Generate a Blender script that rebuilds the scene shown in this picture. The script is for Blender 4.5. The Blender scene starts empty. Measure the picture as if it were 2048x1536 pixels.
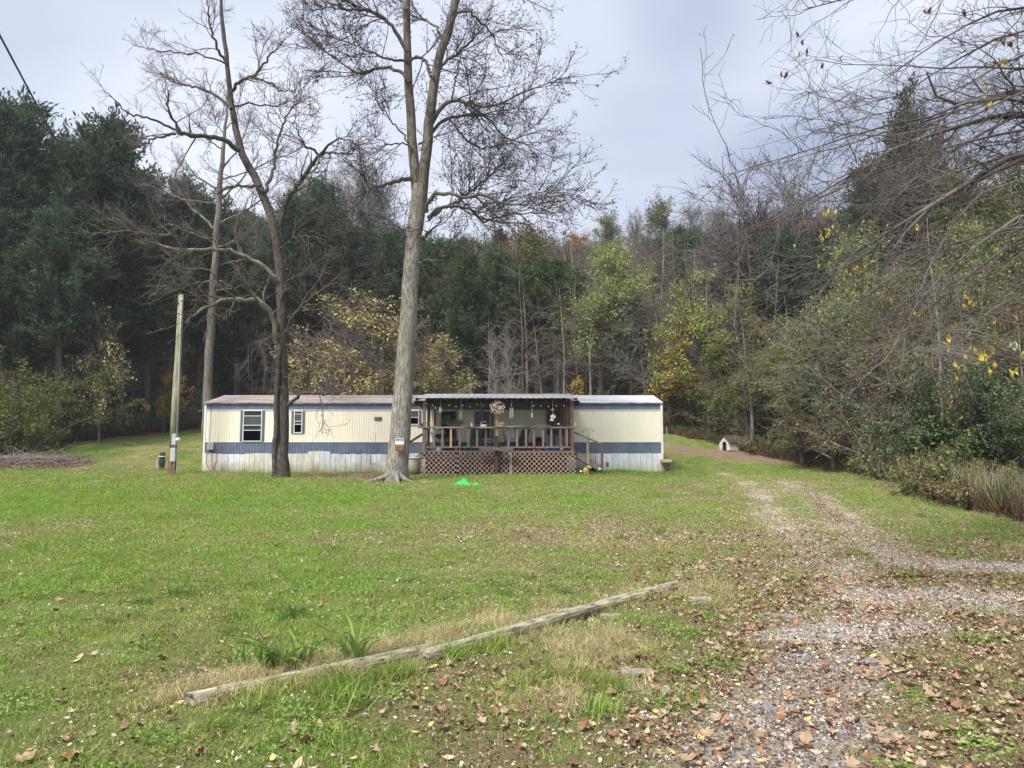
import bpy, math, random
import numpy as np
from mathutils import Vector, Matrix
random.seed(7); RN = np.random.default_rng(11)
SC = bpy.context.scene; COL = SC.collection
R = math.radians
# ---------------------------------------------------------------- camera, sky, sun, exposure
F = 1420.0; TH = R(5.3); CZ = 1.6
cam = bpy.data.cameras.new('camera'); co = bpy.data.objects.new('camera', cam); COL.objects.link(co)
co.location = (0, 0, CZ); co.rotation_euler = (R(90) + TH, 0, 0)
cam.sensor_fit = 'HORIZONTAL'; cam.sensor_width = 36; cam.lens = 36 * F / 2048
cam.clip_start = 0.05; cam.clip_end = 3000
SC.camera = co
SUN_EL, SUN_AZ = R(54), R(215)      # azimuth measured clockwise from +Y (the view direction)
W = bpy.data.worlds.new('World'); SC.world = W; W.use_nodes = True
nt = W.node_tree; N = nt.nodes; Lk = nt.links; N.clear()
sky = N.new('ShaderNodeTexSky'); sky.sky_type = 'NISHITA'; sky.sun_disc = False
sky.sun_elevation = SUN_EL; sky.sun_rotation = SUN_AZ; sky.dust_density = 3
tc = N.new('ShaderNodeTexCoord'); mp = N.new('ShaderNodeMapping'); Lk.new(tc.outputs['Generated'], mp.inputs[0])
mp.inputs['Scale'].default_value = (1.0, 1.0, 1.7); mp.inputs['Location'].default_value = (8.4, 0.7, 4.2)
n1 = N.new('ShaderNodeTexNoise'); n1.inputs['Scale'].default_value = 1.7; n1.inputs['Detail'].default_value = 7; n1.inputs['Roughness'].default_value = .42
n1.inputs['Distortion'].default_value = .5
Lk.new(mp.outputs[0], n1.inputs['Vector'])
cr = N.new('ShaderNodeValToRGB'); cr.color_ramp.elements[0].position = .33; cr.color_ramp.elements[1].position = .64
cr.color_ramp.elements[0].color = (1.48, 1.7, 2.3, 1); cr.color_ramp.elements[1].color = (3.3, 3.45, 3.9, 1)
Lk.new(n1.outputs['Fac'], cr.inputs[0])
mx = N.new('ShaderNodeMix'); mx.data_type = 'RGBA'; mx.inputs['Factor'].default_value = .93
Lk.new(sky.outputs[0], mx.inputs['A']); Lk.new(cr.outputs[0], mx.inputs['B'])
bg = N.new('ShaderNodeBackground'); bg.inputs['Strength'].default_value = 0.075
Lk.new(mx.outputs['Result'], bg.inputs[0])
wo = N.new('ShaderNodeOutputWorld'); Lk.new(bg.outputs[0], wo.inputs[0])
sl = bpy.data.lights.new('sun', 'SUN'); sl.energy = 1.5; sl.angle = R(14); sl.color = (1, .97, .91)
so = bpy.data.objects.new('sun', sl); COL.objects.link(so)
sd = Vector((math.sin(SUN_AZ) * math.cos(SUN_EL), math.cos(SUN_AZ) * math.cos(SUN_EL), math.sin(SUN_EL)))
so.rotation_euler = sd.to_track_quat('Z', 'Y').to_euler(); so.location = (0, 0, 40)
SC.view_settings.view_transform = 'Standard'; SC.view_settings.look = 'None'
SC.view_settings.exposure = 2.0; SC.view_settings.gamma = 1
SC.render.engine = 'CYCLES'
SC.cycles.max_bounces = 5; SC.cycles.diffuse_bounces = 2; SC.cycles.glossy_bounces = 2; SC.cycles.transparent_max_bounces = 8; SC.cycles.transmission_bounces = 4

# ---------------------------------------------------------------- helpers: pixels to places, terrain
def P(px, py, Y):
    u = (px - 1024) / F; v = (768 - py) / F
    dy = math.cos(TH) - v * math.sin(TH); dz = math.sin(TH) + v * math.cos(TH)
    t = Y / dy
    return np.array((u * t, Y, CZ + dz * t))
def sm(a, b, x):
    t = np.clip((np.asarray(x, float) - a) / (b - a), 0, 1); return t * t * (3 - 2 * t)
def gz(x, y):
    x = np.asarray(x, float); y = np.asarray(y, float)
    z = .019 * np.clip(y, -40, 60)
    def soft(t, w): return np.where(t > w, t, np.where(t < -w, 0, (t + w) ** 2 / (4 * w)))
    z = z + .14 * soft(np.minimum(y, 125) - 33, 1.5) + .165 * soft(np.minimum(y, 125) - 51, 4)
    k = sm(40, 75, y)
    z = z + k * .10 * np.clip(-x - 14, 0, 70) + k * .10 * np.clip(x - 22, 0, 70)
    z = z - .2 * np.clip(y - 135, 0, 200)
    z = z + .05 * np.sin(x * .31 + 1.3) * np.sin(y * .23) * sm(10, 16, y) + .02 * np.sin(x * 1.1 + y * .7) + .012 * np.sin(x * 2.3 - y * 1.9)
    # level pad under the home
    pad = sm(1.5, .2, np.maximum(np.abs(x + 3.5) - 10.2, np.abs(y - 32.5) - 3.4))
    return z
def G(px, py):
    y = 1.5
    while y < 150:
        p = P(px, py, y)
        if gz(p[0], p[1]) >= p[2]:
            return p
        y += .04 if y < 20 else .12
    return P(px, py, 60)
def ground_pt(px, Y):
    x = P(px, 768, Y)[0]; return np.array((x, Y, float(gz(x, Y))))

# ---------------------------------------------------------------- mesh builders
def mesh_np(name, V, faces_list, mats=None, smooth=False, matidx=None):
    """faces_list: list of int arrays (n,k)"""
    me = bpy.data.meshes.new(name)
    V = np.asarray(V, np.float32)
    fl = [np.asarray(f, np.int32) for f in faces_list if len(f)]
    loops = np.concatenate([f.ravel() for f in fl]); cnt = np.concatenate([np.full(len(f), f.shape[1], np.int32) for f in fl])
    me.vertices.add(len(V)); me.vertices.foreach_set('co', V.ravel())
    me.loops.add(len(loops)); me.loops.foreach_set('vertex_index', loops)
    me.polygons.add(len(cnt)); st = np.zeros(len(cnt), np.int32); st[1:] = np.cumsum(cnt)[:-1]
    me.polygons.foreach_set('loop_start', st)
    if matidx is not None: me.polygons.foreach_set('material_index', np.asarray(matidx, np.int32))
    if smooth: me.polygons.foreach_set('use_smooth', np.ones(len(cnt), bool))
    for m in (mats or []): me.materials.append(m)
    me.update(calc_edges=True); return me
ORG = {}
def link(name, me, parent=None, origin=(0, 0, 0)):
    o = bpy.data.objects.new(name, me); COL.objects.link(o)
    if parent is not None: o.parent = parent
    else: o.location = origin
    return o
class MB:
    def __init__(s): s.v = []; s.f = []
    def add(s, V, Fc):
        b = len(s.v); s.v += [tuple(map(float, p)) for p in V]; s.f += [tuple(i + b for i in f) for f in Fc]; return s
    def box(s, x0, x1, y0, y1, z0, z1):
        return s.add([(x0,y0,z0),(x1,y0,z0),(x1,y1,z0),(x0,y1,z0),(x0,y0,z1),(x1,y0,z1),(x1,y1,z1),(x0,y1,z1)],
                     [(0,3,2,1),(4,5,6,7),(0,1,5,4),(1,2,6,5),(2,3,7,6),(3,0,4,7)])
    def beam(s, a, b, w, h, up=(0, 0, 1)):
        a = Vector(a); b = Vector(b); d = (b - a).normalized(); u = Vector(up)
        if abs(d.dot(u)) > .98: u = Vector((0, 1, 0))
        sx = d.cross(u).normalized() * w / 2; sz = sx.cross(d).normalized() * h / 2
        V = [p + i * sx + j * sz for p in (a, b) for i, j in ((-1,-1),(1,-1),(1,1),(-1,1))]
        return s.add(V, [(0,1,2,3),(4,7,6,5),(0,4,5,1),(1,5,6,2),(2,6,7,3),(3,7,4,0)])
    def tube(s, pts, r, n=8, cap=True):
        pts = [Vector(p) for p in pts]; K = len(pts)
        rr = [r] * K if not hasattr(r, '__len__') else r
        V = []; ref = None
        for i, p in enumerate(pts):
            t = (pts[min(i + 1, K - 1)] - pts[max(i - 1, 0)]).normalized()
            if ref is None:
                ref = Vector((0, 0, 1)) if abs(t.z) < .9 else Vector((1, 0, 0))
            a = (ref - t * ref.dot(t)).normalized(); b = t.cross(a); ref = a
            V += [p + (a * math.cos(q) + b * math.sin(q)) * rr[i] for q in [2 * math.pi * j / n for j in range(n)]]
        Fc = [(i * n + j, i * n + (j + 1) % n, (i + 1) * n + (j + 1) % n, (i + 1) * n + j) for i in range(K - 1) for j in range(n)]
        if cap: Fc += [tuple(range(n - 1, -1, -1)), tuple((K - 1) * n + j for j in range(n))]
        return s.add(V, Fc)
    def lathe(s, prof, c=(0, 0, 0), n=16, sx=1, sy=1, cap=True):
        V = [(c[0] + r * sx * math.cos(2*math.pi*j/n), c[1] + r * sy * math.sin(2*math.pi*j/n), c[2] + z) for r, z in prof for j in range(n)]
        K = len(prof)
        Fc = [(i*n+j, i*n+(j+1)%n, (i+1)*n+(j+1)%n, (i+1)*n+j) for i in range(K-1) for j in range(n)]
        if cap: Fc += [tuple(range(n-1,-1,-1)), tuple((K-1)*n+j for j in range(n))]
        return s.add(V, Fc)
    def blob(s, c, r, n=10, m=7, jit=.12, sc=(1,1,1), seed=0):
        rn = random.Random(seed); V = []; 
        for i in range(m + 1):
            th = math.pi * i / m
            for j in range(n):
                ph = 2*math.pi*j/n; k = r * (1 + rn.uniform(-jit, jit))
                V.append((c[0] + k*sc[0]*math.sin(th)*math.cos(ph), c[1] + k*sc[1]*math.sin(th)*math.sin(ph), c[2] + k*sc[2]*math.cos(th)))
        return s.add(V, [(i*n+j, (i+1)*n+j, (i+1)*n+(j+1)%n, i*n+(j+1)%n) for i in range(m) for j in range(n)])
    def prism(s, poly, y0, y1):
        """poly in (x,z) extruded along y"""
        n = len(poly)
        V = [(x, y0, z) for x, z in poly] + [(x, y1, z) for x, z in poly]
        return s.add(V, [tuple(range(n)), tuple(range(2*n-1, n-1, -1))] + [(i, i+n, (i+1)%n+n, (i+1)%n) for i in range(n)])
    def build(s, name, mat, parent=None, origin=None, smooth=False, bevel=0):
        if parent is not None:
            o0 = ORG[parent.name]
        else: o0 = tuple(origin) if origin is not None else (sum(v[0] for v in s.v)/len(s.v), sum(v[1] for v in s.v)/len(s.v), min(v[2] for v in s.v))
        me = bpy.data.meshes.new(name)
        me.from_pydata([(v[0]-o0[0], v[1]-o0[1], v[2]-o0[2]) for v in s.v], [], s.f)
        if smooth: me.polygons.foreach_set('use_smooth', [True] * len(s.f))
        me.materials.append(mat); me.update()
        o = link(name, me, parent, o0); ORG[o.name] = o0
        if bevel:
            b = o.modifiers.new('b', 'BEVEL'); b.width = bevel; b.segments = 2; b.limit_method = 'ANGLE'
        return o
def tag(o, label=None, cat=None, group=None, kind=None):
    if label: o['label'] = label
    if cat: o['category'] = cat
    if group: o['group'] = group
    if kind: o['kind'] = kind
    return o
def thing(name, loc, label, cat, group=None):
    o = bpy.data.objects.new(name, None); o.location = tuple(map(float, loc)); o.empty_display_size = .1
    COL.objects.link(o); ORG[o.name] = tuple(map(float, loc)); return tag(o, label, cat, group)

# ---------------------------------------------------------------- materials
def new_mat(name):
    m = bpy.data.materials.new(name); m.use_nodes = True; t = m.node_tree
    b = t.nodes['Principled BSDF']; return m, t, b
def c4(c): return (c[0], c[1], c[2], 1)
def noise(t, scale, detail=4, rough=.55, stretch=(1,1,1), coord='Object', dist=0):
    tc = t.nodes.new('ShaderNodeTexCoord'); mp = t.nodes.new('ShaderNodeMapping'); mp.inputs['Scale'].default_value = stretch
    if coord == 'World':
        g = t.nodes.new('ShaderNodeNewGeometry'); t.links.new(g.outputs['Position'], mp.inputs[0])
    else: t.links.new(tc.outputs[coord], mp.inputs[0])
    n = t.nodes.new('ShaderNodeTexNoise'); n.inputs['Scale'].default_value = scale; n.inputs['Detail'].default_value = detail
    n.inputs['Roughness'].default_value = rough; n.inputs['Distortion'].default_value = dist
    t.links.new(mp.outputs[0], n.inputs['Vector']); return n
def ramp(t, src, stops):
    r = t.nodes.new('ShaderNodeValToRGB'); e = r.color_ramp.elements
    while len(e) < len(stops): e.new(.5)
    for i, (p, c) in enumerate(stops):
        e[i].position = p; e[i].color = c4(c) if hasattr(c, '__len__') else (c, c, c, 1)
    t.links.new(src, r.inputs[0]); return r
def mixc(t, f, a, b, mode='MIX'):
    m = t.nodes.new('ShaderNodeMix'); m.data_type = 'RGBA'; m.blend_type = mode
    for k, s in (('Factor', f), ('A', a), ('B', b)):
        if hasattr(s, 'is_linked'): t.links.new(s, m.inputs[k])
        elif k == 'Factor': m.inputs[k].default_value = s
        else: m.inputs[k].default_value = c4(s)
    return m.outputs['Result']
def M(name, c1, c2=None, scale=6, rough=.8, bump=0, bscale=20, stretch=(1,1,1), metal=0, island=0, lo=.35, hi=.65, coord='Object', spots=None):
    m, t, b = new_mat(name)
    b.inputs['Roughness'].default_value = rough; b.inputs['Metallic'].default_value = metal
    if rough > .6: b.inputs['Specular IOR Level'].default_value = .25
    out = None
    if c2 is not None:
        n = noise(t, scale, 5, .6, stretch, coord); out = ramp(t, n.outputs['Fac'], [(lo, c1), (hi, c2)]).outputs[0]
    if spots:
        sc, col, a, bb, *ss = spots
        n = noise(t, sc, 6, .65, ss[0] if ss else (1,1,1), coord); k = ramp(t, n.outputs['Fac'], [(a, 0.), (bb, 1.)])
        out = mixc(t, k.outputs[0], out if out is not None else c1, col)
    if island:
        g = t.nodes.new('ShaderNodeNewGeometry'); r = ramp(t, g.outputs['Random Per Island'], [(0, 1 - island), (1, 1 + island)])
        out = mixc(t, 1.0, out if out is not None else c1, r.outputs[0], 'MULTIPLY')
    if out is not None: t.links.new(out, b.inputs['Base Color'])
    else: b.inputs['Base Color'].default_value = c4(c1)
    if bump:
        n = noise(t, bscale, 5, .6, stretch, coord); bp = t.nodes.new('ShaderNodeBump'); bp.inputs['Strength'].default_value = bump
        bp.inputs['Distance'].default_value = .03
        t.links.new(n.outputs['Fac'], bp.inputs['Height']); t.links.new(bp.outputs[0], b.inputs['Normal'])
    return m
def M_leaf(name, stops, trans=.25, patch=None, sc=.35):
    """foliage: colour differs from leaf to leaf; part of the light goes through"""
    m, t, b = new_mat(name); t.nodes.remove(b)
    g = t.nodes.new('ShaderNodeNewGeometry'); r = ramp(t, g.outputs['Random Per Island'], stops); col = r.outputs[0]
    oi = t.nodes.new('ShaderNodeObjectInfo'); v = ramp(t, oi.outputs['Random'], [(0, .78), (1, 1.2)])
    col = mixc(t, 1.0, col, v.outputs[0], 'MULTIPLY')
    if patch:
        n = noise(t, sc, 3, .5, coord='World'); k = ramp(t, n.outputs['Fac'], [(.42, 0.), (.62, 1.)])
        col = mixc(t, k.outputs[0], col, mixc(t, .5, col, patch))
    d = t.nodes.new('ShaderNodeBsdfDiffuse'); tr = t.nodes.new('ShaderNodeBsdfTranslucent'); ms = t.nodes.new('ShaderNodeMixShader')
    ms.inputs[0].default_value = trans
    t.links.new(col, d.inputs[0]); t.links.new(col, tr.inputs[0]); t.links.new(d.outputs[0], ms.inputs[1]); t.links.new(tr.outputs[0], ms.inputs[2])
    t.links.new(ms.outputs[0], t.nodes['Material Output'].inputs[0]); return m
def M_bark(name, dark, light, sc=14, moss=None, mo=(.5,.62), bump=.8):
    m, t, b = new_mat(name); b.inputs['Roughness'].default_value = .95; b.inputs['Specular IOR Level'].default_value = .1
    n = noise(t, sc, 6, .65, (1, 1, .22)); n2 = noise(t, 1.1, 3, .5, (1, 1, .5))
    col = ramp(t, n.outputs['Fac'], [(.36, dark), (.62, light)]).outputs[0]
    col = mixc(t, ramp(t, n2.outputs['Fac'], [(.4, 0.), (.65, .4)]).outputs[0], col, dark)
    if moss:
        n3 = noise(t, 2.6, 6, .7); col = mixc(t, ramp(t, n3.outputs['Fac'], [(mo[0], 0.), (mo[1], 1.)]).outputs[0], col, moss)
    t.links.new(col, b.inputs['Base Color'])
    bp = t.nodes.new('ShaderNodeBump'); bp.inputs['Strength'].default_value = bump; bp.inputs['Distance'].default_value = .03
    t.links.new(n.outputs['Fac'], bp.inputs['Height']); t.links.new(bp.outputs[0], b.inputs['Normal']); return m

# ---------------------------------------------------------------- vectorised branches
def unit(v): return v / np.maximum(np.linalg.norm(v, axis=-1, keepdims=True), 1e-9)
def walk(S, D, L, r0, r1, K, wander, grav=0.0):
    n = len(S); pts = np.zeros((n, K, 3)); pts[:, 0] = S; d = unit(np.array(D, float)); st = (np.asarray(L) / (K - 1)).reshape(-1, 1)
    for k in range(1, K):
        d = unit(d + wander * RN.normal(size=(n, 3)) + np.array((0, 0, grav)))
        pts[:, k] = pts[:, k-1] + d * st
    w = np.linspace(0, 1, K)[None, :]
    rad = np.asarray(r0).reshape(-1, 1) * (1 - w) + np.asarray(r1).reshape(-1, 1) * w
    return pts, rad
def sprout(pts, rad, n, t0, t1, ang, ajit=.25, flat=None, up=0.0):
    """n children spread over all parents by length"""
    Ls = np.linalg.norm(np.diff(pts, axis=1), axis=2).sum(1); p = Ls / Ls.sum()
    i = RN.choice(len(pts), n, p=p); t = t0 + (t1 - t0) * RN.random(n); K = pts.shape[1]
    f = t * (K - 1); k = np.minimum(f.astype(int), K - 2); w = (f - k)[:, None]
    S = pts[i, k] * (1 - w) + pts[i, k+1] * w; T = unit(pts[i, k+1] - pts[i, k])
    q = RN.normal(size=(n, 3)); q[:, 2] += up
    q = unit(q - T * (q * T).sum(1, keepdims=True)); a = ang + ajit * RN.normal(size=n)
    D = np.cos(a)[:, None] * T + np.sin(a)[:, None] * q
    r = rad[i, k] * (1 - w[:, 0]) + rad[i, k+1] * w[:, 0]
    return S, D, r, t, i
def tubes(pts, rad, sides):
    n, K, _ = pts.shape
    T = np.empty_like(pts); T[:, 1:-1] = pts[:, 2:] - pts[:, :-2]; T[:, 0] = pts[:, 1] - pts[:, 0]; T[:, -1] = pts[:, -1] - pts[:, -2]; T = unit(T)
    m = unit(pts[:, -1] - pts[:, 0]); ref = np.where(np.abs(m[:, 2:3]) < .8, np.array([[0, 0, 1.]]), np.array([[1., 0, 0]]))[:, None, :]
    A = unit(ref - T * (ref * T).sum(-1, keepdims=True)); B = np.cross(T, A)
    an = np.arange(sides) * 2 * math.pi / sides
    V = pts[:, :, None] + rad[:, :, None, None] * (A[:, :, None] * np.cos(an)[None, None, :, None] + B[:, :, None] * np.sin(an)[None, None, :, None])
    idx = np.arange(n * K * sides).reshape(n, K, sides)
    a = idx[:, :-1]; b = idx[:, 1:]
    Q = np.stack([a, np.roll(a, -1, 2), np.roll(b, -1, 2), b], -1).reshape(-1, 4)
    return V.reshape(-1, 3), Q
def joinm(parts):
    V = []; Q = []; b = 0
    for v, q in parts: V.append(v); Q.append(q + b); b += len(v)
    return np.concatenate(V), np.concatenate(Q)
def cards(c, size, asp=.5, dirs=None, jit=1.0, droop=0):
    """leaf shaped rhombi with a slight fold: 4 verts, 1 quad each"""
    n = len(c); d = RN.normal(size=(n, 3))
    if dirs is not None: d = unit(dirs) + jit * .5 * d
    d[:, 2] -= droop; d = unit(d)
    q = RN.normal(size=(n, 3)); s = unit(np.cross(d, q)); nn = np.cross(d, s)
    L = (size * (0.6 + .8 * RN.random(n)))[:, None]
    p0 = c; p1 = c + d * L * .5 + s * L * asp * .5 + nn * L * .08; p2 = c + d * L; p3 = c + d * L * .5 - s * L * asp * .5 + nn * L * .08
    V = np.stack([p0, p1, p2, p3], 1).reshape(-1, 3)
    return V, np.arange(4 * n).reshape(-1, 4)
def resample(path, K):
    path = np.asarray(path, float); seg = np.linalg.norm(np.diff(path[:, :3], axis=0), axis=1); s = np.r_[0, np.cumsum(seg)]
    t = np.linspace(0, s[-1], K); out = np.stack([np.interp(t, s, path[:, j]) for j in range(path.shape[1])], 1)
    for _ in range(2): out[1:-1] = .25 * out[:-2] + .5 * out[1:-1] + .25 * out[2:]
    return out
def limb(trace, Y, dY=0.0, K=24, wob=.03):
    """trace: (px, py, radius px) ; Y distance at the root, dY metres gained along the limb"""
    n = len(trace); L = []
    for i, (a, b, r) in enumerate(trace):
        yy = Y + dY * i / (n - 1); p = P(a, b, yy); L.append((*p, r * yy / F))
    q = resample(L, K); nz = RN.normal(size=(K, 3)) * wob; nz[0] = 0
    q[:, :3] += nz
    return q[None, :, :3], q[None, :, 3]
def scatter(name, protos, pts, scl, tilt=.15, kind='stuff', zrot=True, rots=None):
    n = len(pts); me = bpy.data.meshes.new(name); me.vertices.add(n); me.vertices.foreach_set('co', np.asarray(pts, np.float32).ravel())
    a = me.attributes.new('rot', 'FLOAT_VECTOR', 'POINT'); r = RN.normal(size=(n, 3)) * tilt; r[:, 2] = RN.random(n) * 6.283
    if rots is not None: r = rots
    a.data.foreach_set('vector', r.astype(np.float32).ravel())
    a = me.attributes.new('scl', 'FLOAT_VECTOR', 'POINT'); s = np.asarray(scl, np.float32); s = s if s.ndim == 2 else np.repeat(s[:, None], 3, 1)
    a.data.foreach_set('vector', s.ravel())
    a = me.attributes.new('idx', 'INT', 'POINT'); a.data.foreach_set('value', RN.integers(0, len(protos), n).astype(np.int32))
    o = link(name, me); o['kind'] = kind
    c = bpy.data.collections.new(name + '_source')
    for p in protos: c.objects.link(p)
    ng = bpy.data.node_groups.new(name, 'GeometryNodeTree')
    ng.interface.new_socket('Geometry', in_out='INPUT', socket_type='NodeSocketGeometry'); ng.interface.new_socket('Geometry', in_out='OUTPUT', socket_type='NodeSocketGeometry')
    X = ng.nodes; gi = X.new('NodeGroupInput'); go = X.new('NodeGroupOutput'); ci = X.new('GeometryNodeCollectionInfo'); ip = X.new('GeometryNodeInstanceOnPoints')
    ci.inputs['Collection'].default_value = c; ci.inputs['Separate Children'].default_value = True; ci.inputs['Reset Children'].default_value = True
    ip.inputs['Pick Instance'].default_value = True
    def at(nm, ty):
        q = X.new('GeometryNodeInputNamedAttribute'); q.data_type = ty; q.inputs['Name'].default_value = nm; return q.outputs['Attribute']
    l = ng.links; l.new(gi.outputs[0], ip.inputs['Points']); l.new(ci.outputs[0], ip.inputs['Instance'])
    l.new(at('rot', 'FLOAT_VECTOR'), ip.inputs['Rotation']); l.new(at('scl', 'FLOAT_VECTOR'), ip.inputs['Scale']); l.new(at('idx', 'INT'), ip.inputs['Instance Index'])
    l.new(ip.outputs[0], go.inputs[0])
    md = o.modifiers.new('scatter', 'NODES'); md.node_group = ng
    return o
def proto(name, V, Q, mat, smooth=False):
    return bpy.data.objects.new(name, mesh_np(name, V, [Q], [mat], smooth))
# ================================================================= SETTING: ground
EP = [(-900,960),(-400,940),(-100,915),(0,903),(100,890),(200,878),(350,862),(410,853),(560,850),(900,850),(1330,866),(1420,884),(1500,904),(1600,925),(1740,952),(1850,992),(1950,1018),(2048,1038),(2300,1085),(2700,1140)]
EU = []; ED = []
for a, b in EP:
    p = G(a, b); EU.append(p[0] / p[1]); ED.append(p[1])
EU, ED = np.array(EU), np.array(ED)
def edgeY(x, y): return np.interp(np.asarray(x) / np.maximum(y, .5), EU, ED)
def blob(x, y, c, rx, ry, s=1.0):
    p = G(*c); return s * np.exp(-(((x - p[0]) / rx) ** 2 + ((y - p[1]) / ry) ** 2))
def stroke(x, y, pl, w0, w1=None):
    Q = [G(*p)[:2] for p in pl]; best = np.zeros_like(x); n = len(Q) - 1
    for i in range(n):
        a, b = Q[i], Q[i+1]; d = b - a; t = np.clip(((x - a[0]) * d[0] + (y - a[1]) * d[1]) / max(d @ d, 1e-6), 0, 1)
        w = w0 + ((w1 if w1 else w0) - w0) * (i + t) / n
        q = np.hypot(x - a[0] - t * d[0], y - a[1] - t * d[1]); best = np.maximum(best, np.exp(-(q / w) ** 2))
    return best
def vnoise(x, y, s, seed=0):
    X = x / s + seed * 17.3; Y = y / s + seed * 9.1; xi = np.floor(X); yi = np.floor(Y); fx = X - xi; fy = Y - yi; fx = fx*fx*(3-2*fx); fy = fy*fy*(3-2*fy)
    def h(a, b): return np.modf(np.abs(np.sin(a * 127.1 + b * 311.7) * 43758.5453))[0]
    return (h(xi, yi)*(1-fx) + h(xi+1, yi)*fx)*(1-fy) + (h(xi, yi+1)*(1-fx) + h(xi+1, yi+1)*fx)*fy
def masks(x, y):
    x = np.asarray(x, float); y = np.asarray(y, float)
    nz = .5 * vnoise(x, y, .9, 1) + .3 * vnoise(x, y, .35, 2) + .2 * vnoise(x, y, 2.5, 3) - .5
    forest_deck_shade = sm(-.6, .5, y - edgeY(x, y) + 1.6 * nz) * (y > 2)
    gr = 1.0 * stroke(x, y, [(1440,946),(1490,962),(1520,990),(1560,1050),(1640,1110),(1720,1180),(1690,1270),(1610,1380),(1560,1480),(1500,1700)], .42, .62)
    gr = np.maximum(gr, .95 * stroke(x, y, [(1560,962),(1610,985),(1660,1025),(1740,1085),(1850,1125),(2048,1140),(2350,1130)], .4, .75))
    gr = np.maximum(gr, .45 * stroke(x, y, [(1500,948),(1560,985),(1640,1060),(1760,1130),(1950,1210),(2300,1260)], 1.0, 1.2))
    pg = .35 * gr
    for c, rx, ry, s in [((1800,1125),1.1,.5,.9),((1985,1135),1.5,.5,1.),((1930,1190),1.3,.5,.9),((1740,1195),.5,.28,1.),((1600,1320),.3,.16,1.),((1700,1325),.4,.16,1.),
                         ((1560,1430),.38,.22,1.2),((1650,1450),.34,.22,1.2),((1660,1262),.7,.35,.9),((1820,1250),.9,.35,.9),((1560,1270),.4,.3,.8),((2000,1220),.9,.3,.9),((1600,1520),.5,.16,.9)]:
        gr = np.maximum(gr, .9 * blob(x, y, c, rx*1.3, ry*1.5, s)); pg = np.maximum(pg, blob(x, y, c, rx, ry, s))
    worn = sm(.3, .85, gr + .9 * nz); gravel = sm(.42, .8, pg + .9 * nz)
    dirt = stroke(x, y, [(1335,898),(1420,905),(1500,915),(1560,922)], 1.5, 1.8)
    dirt = np.maximum(dirt, stroke(x, y, [(560,952),(620,950),(700,955),(780,962)], .9, 1.3))
    dirt = np.maximum(dirt, .9 * stroke(x, y, [(1600,975),(1640,1010),(1700,1050)], .3))
    dirt = np.maximum(dirt, blob(x, y, (790,950), 2.3, 1.9, 1.05)); dirt = np.maximum(dirt, blob(x, y, (562,954), 1.3, 1.3, .95))  # bare dirt under both trees, also painted in for their contact shadow
    dirt = np.maximum(dirt, blob(x, y, (1250,950), 1.3, .5, .8)); dirt = np.maximum(dirt, blob(x, y, (400,960), .8, .8, .3))
    dirt = np.maximum(dirt, blob(x, y, (200,963), .55, .6, 1.)); dirt = np.maximum(dirt, blob(x, y, (60,925), 3.2, 1.8, .9))
    dirt = sm(.4, .75, dirt + .6 * nz)
    dry = .75 * stroke(x, y, [(1000,1045),(1150,1055),(1300,1075),(1440,1070)], 2.0) + .45 * stroke(x, y, [(760,1085),(950,1075),(1100,1090)], 1.6)
    dry = np.maximum(dry, .7 * stroke(x, y, [(1440,1100),(1500,1180),(1450,1260),(1280,1300)], .8))
    dry = np.maximum(dry, .6 * sm(.42, .75, vnoise(x, y, 3.5, 5))); dry = np.maximum(dry, .62 * sm(-.3, .1, x/np.maximum(y,.5)) * (.45 + vnoise(x, y, 1.6, 6)) * sm(30, 24, y))
    lush = np.maximum(blob(x, y, (250,1000), 11, 6, 1.0), blob(x, y, (330,1120), 3.5, 3, .7)); lush = np.maximum(lush, blob(x, y, (1000,985), 5, 2.2, .7)); lush = np.maximum(lush, .75*sm(.5, .8, vnoise(x, y, 2.8, 15))*sm(.45, .1, x/np.maximum(y, .5)))
    u = x / np.maximum(y, .5)
    lf = sm(.10, .33, u + .28 * nz) * sm(12.5, 7, y) * .95; lf = np.maximum(lf, sm(.0, .2, u + .4*nz) * sm(6.2, 4.4, y) * .95)
    lf = np.maximum(lf, .35 * worn) * (1 - .82 * gravel) * (1 - .3 * worn); lf = np.maximum(lf, sm(6.2, 4.2, y) * sm(-.75, .2, u) * .6)
    lf = np.maximum(lf, .5 * stroke(x, y, [(1100,1050),(1300,1060)], 1.6)); lf = np.maximum(lf, dirt * .6)
    forest_deck_shade = np.where((x > -3.9) & (x < 2.7) & (y > 29.15) & (y < 32), .97, forest_deck_shade)  # under-deck shade put into the ground colour, borrowing the dark wood-floor tone
    return dict(forest_deck_shade=forest_deck_shade, gravel=gravel, worn=worn, dirt=dirt, dry=np.clip(dry + .3*nz, 0, 1), lush=np.clip(lush + .5*nz, 0, 1), leafy=lf)
def axis(pieces):
    out = []
    for a, b, s in pieces: out += list(np.arange(a, b, s))
    return np.array(out + [pieces[-1][1]])
xs = axis([(-400,-100,25),(-100,-40,4),(-40,-16,.6),(-16,-6,.25),(-6,8,.09),(8,22,.25),(22,40,.6),(40,100,4),(100,400,25)])
ys = axis([(-300,-20,20),(-20,1,1),(1,2.4,.12),(2.4,9,.07),(9,20,.16),(20,36,.3),(36,60,.7),(60,140,3),(140,420,20)])
GX, GY = np.meshgrid(xs, ys); GZ = gz(GX, GY)
MK = masks(GX, GY)
GZ = GZ - .03 * MK['worn'] + .05 * MK['forest_deck_shade'] * vnoise(GX, GY, .5, 8) + .012 * vnoise(GX, GY, .22, 9) * (GY < 20)
nx, ny = len(xs), len(ys); I = np.arange(nx * ny).reshape(ny, nx)
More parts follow.
